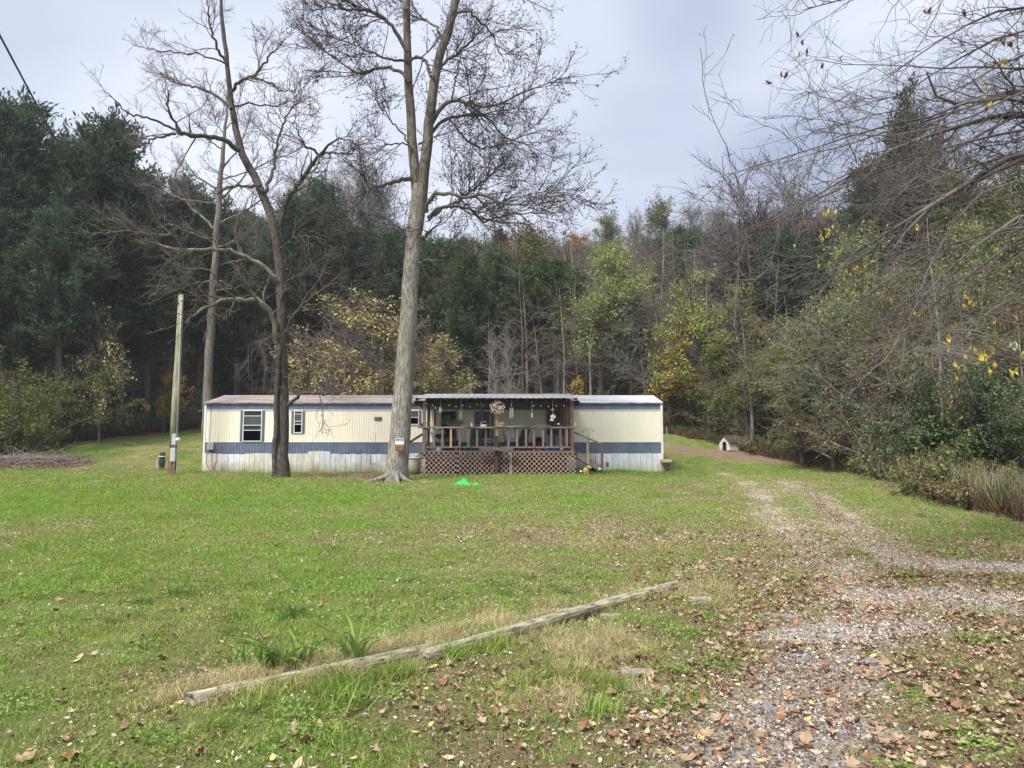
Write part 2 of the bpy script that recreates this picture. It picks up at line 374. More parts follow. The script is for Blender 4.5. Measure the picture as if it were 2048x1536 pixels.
me = mesh_np('ground', np.stack([GX, GY, GZ], -1).reshape(-1, 3), [np.stack([I[:-1,:-1], I[:-1,1:], I[1:,1:], I[1:,:-1]], -1).reshape(-1, 4)], smooth=True)
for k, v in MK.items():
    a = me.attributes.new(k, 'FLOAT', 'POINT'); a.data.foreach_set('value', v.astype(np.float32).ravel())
m, t, b = new_mat('ground'); b.inputs['Roughness'].default_value = .95; b.inputs['Specular IOR Level'].default_value = .15
def att(n):
    a = t.nodes.new('ShaderNodeAttribute'); a.attribute_name = n; return a.outputs['Fac']
nf = noise(t, 60, 6, .7).outputs['Fac']; nm = noise(t, 7, 5, .6).outputs['Fac']; nl = noise(t, 26, 5, .75).outputs['Fac']
npt = noise(t, 1.3, 6, .65).outputs['Fac']; grass = mixc(t, ramp(t, npt, [(.4, 0.), (.62, 1.)]).outputs[0], ramp(t, nf, [(.3, (.07,.10,.025)), (.5, (.18,.25,.06)), (.7, (.30,.35,.12))]).outputs[0], ramp(t, nf, [(.3, (.08,.075,.03)), (.5, (.18,.17,.07)), (.7, (.32,.28,.14))]).outputs[0])
lushc = ramp(t, nf, [(.3, (.07,.14,.02)), (.7, (.26,.42,.07))]).outputs[0]
dryc = ramp(t, nf, [(.3, (.12,.10,.05)), (.7, (.40,.32,.17))]).outputs[0]
col = mixc(t, att('lush'), grass, lushc); col = mixc(t, att('dry'), col, dryc)
litter = ramp(t, nl, [(.3, (.07,.045,.03)), (.45, (.20,.125,.08)), (.6, (.36,.24,.155)), (.75, (.52,.40,.27))]).outputs[0]
lm = t.nodes.new('ShaderNodeMath'); lm.operation = 'MULTIPLY'; t.links.new(att('leafy'), lm.inputs[0]); t.links.new(ramp(t, nm, [(.35, .1), (.65, .8)]).outputs[0], lm.inputs[1])
col = mixc(t, lm.outputs[0], col, litter)
dirtc = ramp(t, nl, [(.3, (.13,.085,.06)), (.7, (.33,.235,.165))]).outputs[0]
vo = t.nodes.new('ShaderNodeTexVoronoi'); vo.inputs['Scale'].default_value = 55; tcc = t.nodes.new('ShaderNodeTexCoord'); t.links.new(tcc.outputs['Object'], vo.inputs['Vector'])
vbw = t.nodes.new('ShaderNodeRGBToBW'); t.links.new(vo.outputs['Color'], vbw.inputs[0]); grv = mixc(t, .75, ramp(t, nm, [(.3, (.40,.37,.34)), (.7, (.62,.61,.62))]).outputs[0], vbw.outputs[0], 'SOFT_LIGHT')
grv = mixc(t, ramp(t, vo.outputs['Distance'], [(.0, .0), (.8, .7)]).outputs[0], grv, (.34,.30,.26))
wornc = ramp(t, nl, [(.3, (.27,.23,.18)), (.5, (.48,.43,.35)), (.68, (.66,.61,.53))]).outputs[0]; wk = t.nodes.new('ShaderNodeMath'); wk.operation = 'MULTIPLY'; t.links.new(att('worn'), wk.inputs[0]); t.links.new(ramp(t, nm, [(.3, .55), (.55, 1.)]).outputs[0], wk.inputs[1]); col = mixc(t, wk.outputs[0], col, wornc); col = mixc(t, att('dirt'), col, dirtc); col = mixc(t, att('gravel'), col, grv)
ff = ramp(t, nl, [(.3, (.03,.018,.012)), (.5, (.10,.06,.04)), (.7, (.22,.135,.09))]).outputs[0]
col = mixc(t, att('forest_deck_shade'), col, ff); t.links.new(col, b.inputs['Base Color'])
bp = t.nodes.new('ShaderNodeBump'); bp.inputs['Strength'].default_value = .9; bp.inputs['Distance'].default_value = .04
t.links.new(nf, bp.inputs['Height']); t.links.new(bp.outputs[0], b.inputs['Normal'])
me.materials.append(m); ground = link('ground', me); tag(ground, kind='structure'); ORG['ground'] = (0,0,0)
HOLES = [(-14.0, 6.9, 31.9, 36.4), (-3.8, 2.6, 29.1, 32)]
def inhole(x, y):
    r = np.zeros(len(x), bool)
    for a, b, c, d in HOLES: r |= (x > a) & (x < b) & (y > c) & (y < d)
    return r
def sample(n, y0, y1, margin=.12, power=1.0):
    """points on the ground in the wedge the camera sees, plus a margin"""
    y = y0 + (y1 - y0) * RN.random(n * 2) ** power; x = (RN.random(n * 2) * 2 - 1) * (.722 + margin) * y1
    k = np.abs(x) < (.722 + margin) * y + 1.0; x, y = x[k][:n], y[k][:n]
    k = ~inhole(x, y); return x[k], y[k]
# ---- grass
def blades(n, rad, h, w, lean=.35, curl=.3):
    a = RN.random(n) * 6.283; rr = rad * np.sqrt(RN.random(n)); p = np.stack([rr*np.cos(a), rr*np.sin(a), np.full(n, -.006)], 1)
    d = RN.normal(size=(n, 3)) * lean; d[:, 2] = 1; d = unit(d); H = (h * (.45 + .8 * RN.random(n)))[:, None]
    th = RN.random(n) * 6.283; s = np.stack([np.cos(th), np.sin(th), 0*th], 1) * w * (.6 + .8 * RN.random(n))[:, None]
    d2 = unit(d + np.stack([-np.sin(th), np.cos(th), -.3 + 0*th], 1) * curl * RN.random(n)[:, None] * 2)
    m1 = p + d * H * .55; tip = m1 + d2 * H * .5
    V = np.stack([p - s/2, p + s/2, m1 + s*.4, m1 - s*.4, tip], 1).reshape(-1, 3); i = np.arange(n)[:, None] * 5
    return V, i + np.array([[0,1,2,3]]), i + np.array([[3,2,4]])
def grass_proto(name, mat, *a, **k):
    V, Q, T = blades(*a, **k); return bpy.data.objects.new(name, mesh_np(name, V, [Q, T], [mat]))
def M_grass(name, stops, alt, sc=.5):
    m = M_leaf(name, stops, .3, alt, sc); return m
g_green = M_grass('grass_green', [(0,(.10,.20,.03)),(.45,(.20,.36,.055)),(.8,(.34,.48,.10)),(1,(.52,.48,.25))], (.46,.37,.16), .55)
g_lush = M_grass('grass_lush', [(0,(.12,.26,.03)),(.6,(.25,.47,.055)),(1,(.42,.58,.13))], (.26,.30,.07), .9)
g_dry = M_grass('grass_dry', [(0,(.18,.16,.07)),(.5,(.36,.31,.15)),(1,(.60,.52,.31))], (.25,.24,.10), .9)
g_straw = M_grass('grass_straw', [(0,(.34,.27,.13)),(.5,(.60,.50,.27)),(1,(.80,.72,.46))], (.34,.36,.14), 2.2)
g_clover = M_grass('clover', [(0,(.12,.20,.04)),(.6,(.24,.38,.08)),(1,(.36,.48,.14))], (.2,.26,.07), 1.0)
def lawn(name, mat, y0, y1, n, rad, h, w, nb, keep, s0=.7, s1=1.3, **k):
    pr = [grass_proto(name + '_tuft', mat, nb, rad, h, w, **k) for _ in range(3)]
    x, y = sample(n, y0, y1); mk = masks(x, y)
    q = RN.random(len(x)) < keep(mk) * (1 - .97*mk['gravel']) * (1 - .92*mk['worn']) * (1 - .85*mk['dirt']) * (1 - .98*mk['forest_deck_shade']); x, y = x[q], y[q]
    s = s0 + (s1 - s0) * RN.random(len(x)); return scatter(name, pr, np.stack([x, y, gz(x, y) - .002], 1), s)
K1 = lambda m: (1 - .8*m['dry']) * (1 - .7*m['leafy']); K2 = lambda m: m['lush']; K3 = lambda m: .2 + .8*m['dry']
lawn('lawn_grass', g_green, 2.2, 10, 4200, .2, .036, .004, 260, K1, lean=.7, curl=.6)
lawn('lawn_grass', g_dry, 2.2, 10, 3400, .2, .034, .004, 170, lambda m: .45 + .5*m['dry'], lean=.9, curl=.6)
lawn('lawn_grass', g_green, 9.5, 20, 9500, .3, .036, .0055, 220, K1, lean=.8)
lawn('lawn_grass', g_lush, 6, 18, 5200, .3, .04, .0055, 230, K2, lean=.7)
lawn('lawn_grass', g_lush, 17, 40, 9000, .4, .05, .010, 190, K2, lean=.6)
lawn('lawn_grass', g_dry, 9.5, 34, 11000, .32, .038, .0075, 140, K3, lean=.8)
lawn('lawn_grass', g_green, 19, 50, 16000, .45, .052, .011, 180, K1, lean=.6)
x, y = sample(5200, 2.2, 8.5); c0 = .55*sm(.5, .8, .6*vnoise(x, y, .5, 21) + .4*vnoise(x, y, .17, 22)) * (masks(x, y)['worn'] < .4); q = RN.random(len(x)) < c0; x, y = x[q], y[q]
def clover(n):
    c = np.c_[RN.normal(size=(n, 2)) * .06, .02 + .025 * RN.random(n)]; P3 = np.repeat(c, 3, 0); a = np.tile(np.array([0, 2.09, 4.19]), n) + np.repeat(RN.random(n)*6.28, 3)
    d = np.stack([np.cos(a), np.sin(a), .25 + 0*a], 1); return cards(P3, np.full(3*n, .012), .9, d, .25)
scatter('clover_patches', [proto('clover_tuft', *clover(34), g_clover) for _ in range(3)], np.stack([x, y, gz(x, y)], 1), .8 + .6*RN.random(len(x)))
# taller dark tufts dotted over the lawn
tp = [(1250,1080),(1290,1068),(1080,1180),(1110,1188),(560,1240),(600,1238),(1860,1035),(450,1255),(880,1200),(300,1200),(700,1100),(1060,985)]
pts = []
for a, b in tp:
    p = G(a, b)
    for _ in range(3): qx, qy = p[0] + random.gauss(0,.22), p[1] + random.gauss(0,.15); pts.append((qx, qy, float(gz(qx, qy))))
scatter('grass_tufts', [grass_proto('tuft', M_grass('grass_dark', [(0,(.06,.13,.03)),(1,(.15,.29,.06))], (.12,.2,.05)), 90, .11, .09, .005, lean=.5, curl=.6)], np.array(pts), .7 + .6*RN.random(len(pts)))
# ---- straw coloured bunch grass along the timbers
def along(pl, n, w):
    out = []
    for _ in range(n):
        i = random.randrange(len(pl) - 1); f = random.random(); a = pl[i][0]*(1-f) + pl[i+1][0]*f; b = pl[i][1]*(1-f) + pl[i+1][1]*f
        p = G(a, b); qx, qy = p[0] + random.gauss(0, w), p[1] + random.gauss(0, w); out.append((qx, qy, float(gz(qx, qy))))
    return np.array(out)
sp = [grass_proto('straw_tuft', g_straw, 170, .13, .105, .0028, lean=.8, curl=.9) for _ in range(3)]
pts = np.concatenate([along([(400,1425),(620,1372),(860,1325)], 20, .035), along([(860,1320),(1100,1255),(1340,1190)], 34, .04), along([(330,1405),(420,1385),(520,1365)], 60, .09), along([(560,1350),(660,1335),(760,1310)], 26, .07), along([(790,1300),(880,1280),(980,1255),(1080,1235)], 64, .10),
    along([(1100,1215),(1250,1195),(1340,1185)], 20, .12), along([(1090,1290),(1180,1265),(1260,1290),(1180,1330),(1100,1370)], 70, .17), along([(1060,1400),(1130,1420)], 16, .12), along([(1370,1195),(1480,1190)], 24, .2),
    along([(640,1330),(900,1290),(1200,1220)], 26, .05)])
scatter('straw_grass', sp, pts, .5 + .8*RN.random(len(pts)), .35)
sg = [grass_proto('bunch_tuft', g_green, 120, .10, .14, .0045, lean=.5, curl=.6)]
pts = np.concatenate([along([(660,1392),(740,1368),(800,1355)], 11, .06), along([(900,1320),(1000,1290)], 12, .08), along([(1250,1400),(1080,1340)], 8, .12), along([(400,1450),(700,1420)], 10, .15)])
scatter('bunch_grass', sg, pts, .7 + .6*RN.random(len(pts)), .25)

# ---- fallen leaves
def leaf_mesh(name, L, Wd, curl, mat, lobes=0):
    n = 7; tt = np.linspace(0, 1, n); w = Wd * np.sin(np.pi * np.clip(tt*.93+.05, 0, 1)) ** .8 * (1 + lobes * np.where(np.arange(n) % 2, -.45, .35))
    w[0] = .003; w[-1] = .002; x = (tt - .5) * L; zc = curl * L * (tt - .5) ** 2 * 2
    V = []; 
    for i in range(n): V += [(x[i], -w[i]/2, zc[i] + abs(w[i])*.25*curl), (x[i], 0, zc[i]), (x[i], w[i]/2, zc[i] + abs(w[i])*.3*curl)]
    V = np.array(V) + RN.normal(size=(3*n, 3)) * L * .012; Q = []
    for i in range(n-1):
        for j in (0, 1): Q.append((3*i+j, 3*i+j+1, 3*i+4+j, 3*i+3+j))
    return mesh_np(name, V, [np.array(Q)], [mat], True)
LC = [((.17,.085,.05),(.30,.165,.10)), ((.27,.185,.11),(.42,.30,.185)), ((.12,.065,.05),(.22,.12,.09)), ((.42,.33,.20),(.56,.46,.30)), ((.30,.14,.07),(.42,.23,.13)), ((.30,.22,.16),(.46,.36,.27)), ((.5,.4,.12),(.6,.5,.2))]
LM = [M('leaf_%d' % i, a, b, 18, .75) for i, (a, b) in enumerate(LC)]
LMESH = []
for i, (L, w_, c_, lb, mi) in enumerate([(.10,.05,1.2,0,0),(.085,.05,1.8,0,1),(.11,.08,1.1,1,0),(.09,.045,.7,0,3),(.08,.06,2.2,1,2),(.12,.055,1.0,0,4),(.10,.05,1.5,0,5),(.07,.04,.6,0,6),(.13,.09,1.3,1,1),(.09,.07,1.9,1,5)]):
    LMESH.append(leaf_mesh('fallen_leaf', L*.8, w_*.72, c_*.42, LM[mi], lb*.6))
def leaves(n, y0, y1, keep, power=1.0, s=(.4, 1.15)):
    x, y = sample(n, y0, y1, .1, power); mk = masks(x, y); q = RN.random(len(x)) < keep(mk, x, y); x, y = x[q], y[q]
    return np.stack([x, y, gz(x, y) + .012 + .02*RN.random(len(x))], 1), s[0] + (s[1]-s[0]) * RN.random(len(x))
p, s = leaves(36000, 2.6, 12, lambda m, x, y: np.clip(.05 + .95*m['leafy']**1.3, 0, 1) * (.35 + .65*(vnoise(x, y, .5, 31) > .45)))
near = (np.hypot(p[:, 0], p[:, 1])); o_ = np.argsort(near); nsel = o_[:290]; rest = o_[290:]
for i in nsel:
    lo = bpy.data.objects.new('fallen_leaf', random.choice(LMESH)); COL.objects.link(lo); lo.parent = ground
    lo.location = p[i]; lo.rotation_euler = (random.gauss(0,.25), random.gauss(0,.25), random.uniform(0, 6.28)); k = s[i]; lo.scale = (k, k, k)
lp = [bpy.data.objects.new('leaf_source', q) for q in LMESH]
scatter('leaf_litter', lp, p[rest], s[rest] * .95, .3)
p, s = leaves(16000, 11, 45, lambda m, x, y: np.clip(.06 + .8*m['leafy'] - .3*m['worn'] + .3*m['dirt'] + .5*m['forest_deck_shade'], 0, 1), 1.0, (.45, .95))
scatter('leaf_litter', lp, p, s * 1.1, .4)
p, s = leaves(9000, 28, 56, lambda m, x, y: m['forest_deck_shade'], 1.0, (1., 2.))
scatter('leaf_litter', lp, p, s * 1.2, .4)
# ---- crumbs: torn leaf bits, dead blades and clippings matted in the grass
def crumb(n, r):
    c = np.c_[RN.normal(size=(n, 2)) * r, .004 + .022 * RN.random(n)]; d = RN.normal(size=(n, 3)); d[:, 2] *= .25; return cards(c, .022, .5, d, .15)
cm = [M_leaf('crumb_tan', [(0,(.24,.18,.12)),(.5,(.46,.38,.27)),(1,(.72,.64,.50))], .05), M_leaf('crumb_brown', [(0,(.10,.06,.045)),(.6,(.26,.16,.11)),(1,(.46,.33,.24))], .05)]
for nm, m_, n, y0, y1, r, sz, f in [('ground_litter', cm[0], 5200, 2.3, 12, .16, 1.0, lambda m: .15 + .6*m['worn'] + .5*m['dry']), ('ground_litter', cm[1], 4200, 2.3, 12, .16, 1.1, lambda m: .12 + .9*m['leafy'] + .3*m['worn']),
        ('ground_litter', cm[0], 9000, 11, 24, .28, 1.25, lambda m: .10 + .7*m['worn'] + .4*m['dry']), ('ground_litter', cm[1], 7000, 11, 36, .30, 1.4, lambda m: .10 + .5*m['leafy'] + .35*m['dry'] + .5*m['dirt']), ('ground_litter', cm[0], 8000, 22, 46, .4, 1.6, lambda m: .10 + .6*m['worn'] + .3*m['dry'])]:
    x, y = sample(n, y0, y1); q = RN.random(len(x)) < f(masks(x, y)); x, y = x[q], y[q]
    scatter(nm, [proto('litter_source', *crumb(46, r / sz), m_) for _ in range(3)], np.stack([x, y, gz(x, y)], 1), sz * (.7 + .5*RN.random(len(x))), .05)
# ---- gravel stones
gm = M('gravel_stone', (.34,.33,.32), (.62,.61,.62), 30, .85, island=.0)
def stone(r, sd):
    q = MB().blob((0,0,0), r, 6, 4, .25, (1,.8,.55), sd); return np.array(q.v), np.array(q.f)
st = [proto('stone_source', *stone(.011, k), gm, True) for k in range(4)]
x, y = sample(90000, 2.4, 14); mk = masks(x, y); q = RN.random(len(x)) < sm(.3, .8, mk['gravel']) * (.6 + .65*(vnoise(x, y, .35, 41) > .4)); x, y = x[q], y[q]
scatter('gravel', st, np.stack([x, y, gz(x, y) - .026], 1), .6 + 1.5*RN.random(len(x))**2, 1.5)
# ================================================================= TREES
bk_grey = M_bark('bark_grey', (.11,.10,.085), (.40,.37,.32), 17, (.22,.22,.13), (.6,.78), 1.0)
bk_dark = M_bark('bark_dark', (.035,.028,.025), (.15,.125,.11), 20, (.19,.20,.15), (.6,.75))
bk_forest = M_bark('bark_forest', (.06,.05,.042), (.22,.185,.155), 8)
bk_pale = M_bark('bark_pale', (.09,.08,.07), (.25,.225,.195), 12)
bk_moss = M_bark('bark_mossy', (.09,.08,.065), (.24,.23,.18), 16, (.24,.27,.15), (.52,.68))
tw_dark = M('twig_dark', (.035,.028,.026), (.075,.06,.055), 3, .9)
tw_brown = M('twig_brown', (.10,.08,.066), (.21,.168,.138), 2, .9)
tw_pale = M('twig_pale', (.17,.155,.14), (.32,.30,.27), 2, .9)
tw_near = M('twig_near', (.07,.058,.052), (.17,.145,.13), 3, .85)
bud = M_leaf('bud', [(0,(.04,.028,.025)),(1,(.11,.075,.06))], .1)
BR = {}
def trunk_mesh(V, Q, name, mat): return mesh_np(name, V, [Q], [mat], True)
def tree_from_limbs(name, label, cat, base, limbs, barks, spec, twig_mat, buds=None, group=None):
    t = thing(name, base, label, cat, group); o = np.array(ORG[t.name])
    for i, (pts, rad, nm, bm, sides) in enumerate(limbs):
        V, Q = tubes(pts, rad, sides); link(nm, mesh_np(nm, V - o, [Q], [bm], True), t)
    lb = [l for l in limbs if l[2] == 'limb']; P1 = np.concatenate([l[0] for l in lb]); R1 = np.concatenate([l[1] for l in lb])
    return t, o, P1, R1
def finish_twigs(t, o, P1, R1, lv, mat, budspec=None, nm='branches', tmin=.25):
    """lv: list of (count, length range, r ratio, rmin, angle, wander, grav, K, sides)"""
    cur = (P1, R1); parts = []; thin = []; t0 = tmin; last = None
    for j, (n, l0, l1, rr, rmin, ang, wan, gr, K, sd) in enumerate(lv):
        S, D, r, tt, _ = sprout(cur[0], cur[1], n, t0, .99, ang, .22, up=.15)
        L = l0 + (l1 - l0) * RN.random(n) ** 1.4; L *= (1.15 - .5 * tt)
        r0 = np.clip(r * rr, rmin, .05); p, q = walk(S, D, L, r0, np.maximum(r0 * .35, rmin * .7), K, wan, gr)
        (parts if j < 1 else thin).append(tubes(p, q, sd)); cur = (p, q); t0 = .12; last = p
    if parts: V, Q = joinm(parts); link(nm, mesh_np(nm, V - o, [Q], [mat], True), t)['kind'] = 'stuff'
    V, Q = joinm(thin); a = link('twigs', mesh_np('twigs', V - o, [Q], [mat], False), t); a['kind'] = 'stuff'
    if budspec:
        cnt, size, bm, nmx, asp = budspec; i = RN.integers(0, len(last), cnt); k = RN.integers(1, last.shape[1], cnt)
        c = last[i, k] + RN.normal(size=(cnt, 3)) * .02; V, Q = cards(c, size, asp, droop=.35); a = link(nmx, mesh_np(nmx, V - o, [Q], [bm]), t); a['kind'] = 'stuff'
def mk(tr, Y, dY=0, K=24, nm='limb', bm=None, sd=8, wob=.03):
    if nm == 'limb': tr = [(a, b, r*.82) for a, b, r in tr]; wob = min(wob, .03)
    p, r = limb(tr, Y, dY, K, wob); return (p, r, nm, bm, sd)

# ---- the big forked tree in front of the porch
bk_up_shade = M_bark('bark_upper_shade', (.06,.052,.045), (.22,.195,.165), 15, (.15,.16,.10), (.6,.78), .9)  # backlit shade of the upper stems put into the bark colour
Y0 = 28.6; B = bk_grey
base = G(793, 962); Y0 = base[1]
Lb = [mk([(790,972,29),(790,960,25),(794,935,22),(799,880,20.5),(806,800,19.5),(812,700,18),(818,600,17),(824,520,16),(832,440,16.5),(838,400,16),(840,370,14)], Y0, 0, 30, 'trunk', B, 20, .012),
 mk([(836,405,12),(833,370,11),(828,320,10),(822,250,9.5),(817,180,9),(815,100,8),(813,0,7),(812,-120,5),(815,-330,1.5)], Y0, .6, 24, 'trunk', bk_up_shade, 12, .02),
 mk([(842,405,12.5),(845,360,11.5),(850,320,11),(858,250,10.5),(866,180,10),(873,140,9.5),(886,90,9),(898,50,8.5),(915,0,8),(935,-80,6),(960,-280,1.5)], Y0, -.6, 24, 'trunk', bk_up_shade, 12, .02)]
for tr, d in [([(818,165,5),(805,145,4.5),(780,135,4),(760,132,4),(735,148,3.6),(715,149,3),(690,130,2.2),(660,105,1.2),(600,95,.8)], 1.5),
 ([(816,105,5.5),(800,75,5),(780,48,4.6),(760,28,4),(735,18,3.5),(700,20,2.6),(670,12,2),(630,-5,1)], -1.2),
 ([(818,130,4),(805,120,3.8),(790,122,3.4),(768,115,3),(745,108,2.6),(720,95,2),(680,80,1.5),(640,60,.8)], -2),
 ([(857,262,6.5),(872,225,6),(890,210,5.4),(905,202,5),(925,200,4.6),(945,205,4),(965,215,3.4),(1000,208,2.6),(1050,185,2),(1100,165,1.4),(1125,158,.7)], -1.6),
 ([(860,268,4.5),(885,240,4.2),(910,232,4),(950,226,3.4),(975,232,3),(990,250,2.2),(1005,275,1.4),(1060,290,.8)], 1.5),
 ([(898,238,3.6),(915,262,3.2),(940,285,2.8),(970,300,2.4),(1010,285,1.8),(1050,270,1.3),(1092,262,.7)], -2.2),
 ([(871,150,4.5),(895,120,4),(925,100,3.4),(945,80,2.6),(960,60,1)], .8),
 ([(898,55,4),(915,20,3.6),(938,20,3),(962,42,2.6),(985,70,2),(1003,110,1)], 1.4),
 ([(820,120,3.5),(835,112,4),(850,122,4),(862,145,3.6),(866,158,3)], -.5),
 ([(905,205,2.4),(908,170,2.2),(916,135,2),(928,85,1)], -.8),
 ([(852,425,5.5),(858,395,5.2),(880,385,5),(905,388,4.6),(935,397,4),(965,385,3.8),(990,400,3.2),(1010,412,2.6),(1040,405,2),(1090,395,1.5),(1140,388,1.1),(1168,394,.6)], -2.4),
 ([(856,436,5),(870,418,4.6),(900,415,4.2),(925,410,3.8),(948,425,3.2),(966,445,3),(985,440,2.6),(1020,428,2),(1060,425,1.4),(1110,428,.7)], 1.2),
 ([(858,440,4),(880,422,3.6),(915,403,3.2),(945,380,2.6),(980,350,2),(1010,318,1)], 2.4),
 ([(822,357,6),(800,360,5.4),(775,368,4.6),(748,372,4),(735,383,3.4),(730,400,1.4),(738,440,.7)], -1.2),
 ([(816,285,3),(800,260,2.4),(780,240,2),(760,210,1.4),(748,180,.7)], .8), ([(826,300,2.4),(805,285,2),(780,290,1.6),(750,275,1)], -1),
 ([(838,478,4.5),(850,474,4),(862,462,2.6)], -.4), ([(832,475,2.5),(815,465,2),(790,450,1.5),(765,430,1)], .8), ([(838,290,3),(850,282,2.6),(862,278,2),(880,268,1)], -.5),
 ([(888,80,3.4),(870,50,3),(850,40,2.4),(828,20,1.6),(818,-30,1)], 1.2), ([(815,20,4),(795,-10,3.4),(765,-40,2.6),(730,-60,2),(670,-70,1)], .5), ([(915,0,4),(950,-40,3.4),(990,-50,2.6),(1030,-30,1.4)], -.8),
 ([(828,540,2.2),(845,520,1.8),(880,520,1.4),(930,535,.8)], -1), ([(806,640,2),(790,600,1.6),(760,610,1.1),(720,605,.7)], -1)]:
    Lb.append(mk(tr, Y0, d, 24, 'limb', bk_up_shade, 8, .05))
t, o, P1, R1 = tree_from_limbs('tree', 'tall grey-barked tree forking into two high leaders, with two signs nailed to its trunk', 'tree', base, Lb, None, None, tw_dark)
big_tree = t
finish_twigs(t, o, P1, R1, [(300,1.0,3.3,.42,.012,.75,.12,.03,9,5),(2600,.5,1.4,.55,.0075,.65,.15,.01,5,3),(11000,.2,.55,.7,.005,.65,.15,.01,3,3)], tw_dark, (13000,.075,bud,'seed_clusters',.55))
# roots
for a in [(760,962),(745,958),(800,975),(830,965),(720,965)]:
    q = G(*a); pa = [base + np.array((0,-.1,.32)), base*.55 + q*.45 + np.array((0,-.15,.10)), q + np.array((0,0,-.02))]
    p = resample([(*c, r) for c, r in zip(pa, (.13,.075,.02))], 10)[None]; V, Q = tubes(p[:,:,:3], p[:,:,3], 8); link('root', mesh_np('root', V - o, [Q], [B], True), t)

# ---- dark walnut in front of the left part of the home
base = G(562, 958); Y1 = base[1]; B = bk_dark
Lb = [mk([(562,968,20),(562,955,16.5),(562,935,14),(563,900,12.8),(564,850,12),(565,780,11.5),(563,700,11),(562,640,10.5),(562,560,9.5),(556,500,9),(545,440,8.6),(530,390,8.4),(508,352,8),(490,320,7.5),(477,295,7.3),(471,262,7),(467,230,6.2),(462,200,5.6),(460,170,5),(455,130,4.6),(452,90,4.2),(445,50,4.2),(441,0,3.2),(438,-70,1.5)], Y1, .8, 40, 'trunk', B, 14, .02),
 mk([(547,958,5.5),(549,930,5),(551,850,4.5),(553,790,4.5),(556,730,4),(561,690,4)], Y1 - .25, .2, 20, 'vine_stem', B, 8, .02)]
for tr, d, bm in [([(480,300,7),(462,288,6.5),(440,275,6),(415,272,5.6),(385,272,5),(362,268,4.4),(345,240,3.2),(335,215,2.4),(337,180,1)], -1.5, B),
 ([(366,270,3.6),(330,250,3),(290,232,2.6),(255,230,2),(230,200,1.4),(205,178,.7)], -2, B), ([(350,268,3.2),(310,275,2.6),(290,290,2),(262,293,1)], 1, B),
 ([(463,218,4),(440,195,3.6),(415,183,3.2),(385,172,2.6),(350,168,2),(320,150,1)], 1.5, B), ([(456,132,4),(435,100,3.4),(425,70,2.8),(418,40,2.2),(412,-10,1)], -1, B),
 ([(452,128,2.6),(400,108,2),(350,105,1.5),(300,98,1),(262,88,.6)], 1.8, B), ([(465,182,4.6),(480,162,4.2),(505,155,3.8),(520,140,3.2),(530,120,2.6),(550,100,1.8),(575,75,.8)], -1.2, B),
 ([(508,156,2.6),(540,165,2.2),(560,182,1.8),(600,180,.8)], -1.8, B), ([(468,212,2.6),(500,205,2.2),(550,212,1.8),(600,200,1.3),(640,222,.7)], 1.6, B),
 ([(528,385,5),(540,360,4.2),(550,312,3.6),(560,270,3),(572,230,2.2),(610,190,1)], 1.6, B), ([(562,450,6.5),(570,408,6.2),(595,365,5.8),(620,335,5.2),(640,312,4.4),(655,290,3),(690,272,1.8),(722,300,.8)], -1.8, B),
 ([(639,313,3.4),(625,298,3),(608,292,2.2),(598,268,1.4),(590,230,.8)], -2.6, B), ([(642,310,3),(670,305,2.2),(700,310,1.4),(725,285,.7)], -2.4, B), ([(520,372,4),(500,375,3.5),(470,370,3),(440,385,2),(400,395,1)], 1.2, B),
 ([(555,700,6),(550,655,6.5),(540,620,7),(522,602,7),(500,600,6),(475,597,5.4),(430,605,4.6),(402,618,4),(385,630,3),(372,645,1.6)], -1.5, bk_moss),
 ([(485,598,3),(472,575,2.6),(445,565,2.2),(420,560,1.5),(380,568,1.2),(330,590,.7)], -2, bk_moss),
 ([(550,555,5.5),(520,525,5.4),(490,510,5.2),(460,500,5),(430,500,4.8),(400,502,4.6),(362,502,4.2),(330,492,3),(285,478,1.2)], -1.4, bk_moss),
 ([(364,502,3.8),(356,480,3.4),(345,467,3.2),(325,472,2.8),(295,470,2.6),(250,460,2),(190,468,1)], -2.4, bk_moss), ([(352,475,2.4),(348,450,2),(330,448,1.2)], -2.2, bk_moss), ([(380,505,1.8),(350,530,1.4),(330,560,.9)], -2, B),
 ([(573,665,5.5),(590,628,5),(615,602,4.5),(648,580,3.6),(668,560,2.6),(690,540,1.2)], -1.6, B), ([(605,612,3.4),(640,607,3),(670,602,2.2),(700,590,1.6),(730,600,.8)], -2, B), ([(645,608,3),(655,640,2.6),(672,668,2),(690,700,1)], -1.4, B),
 ([(572,690,2.4),(600,700,2),(640,720,1.6),(680,760,.8)], -1.4, B), ([(575,812,4.6),(586,803,4.2),(597,797,4),(598,786,3),(618,786,2.2),(650,790,1.5),(700,780,.8)], -1, B), ([(560,500,3),(580,480,2.6),(610,470,2),(650,480,1)], -1, B),
 ([(556,660,2),(530,680,1.6),(500,690,1.2),(470,700,.6)], -1, B), ([(568,760,2),(590,745,1.6),(640,750,1.2),(690,735,.6)], -.8, B), ([(560,600,2.4),(575,560,2),(610,545,1.4),(640,520,.7)], .8, B)]:
    Lb.append(mk(tr, Y1, d, 24, 'limb', bm, 7, .05))
t, o, P1, R1 = tree_from_limbs('tree', 'dark bare tree with crooked spreading limbs and a second stem, before the left windows', 'tree', base, Lb, None, None, tw_dark)
tw_mid = M('twig_mid', (.075,.06,.052), (.17,.14,.12), 3, .9)
finish_twigs(t, o, P1, R1, [(330,.7,2.5,.42,.010,.7,.13,.02,9,5),(1900,.35,1.1,.55,.0075,.65,.17,.01,5,3),(4200,.15,.45,.7,.005,.65,.17,0,3,3)], tw_mid, None)

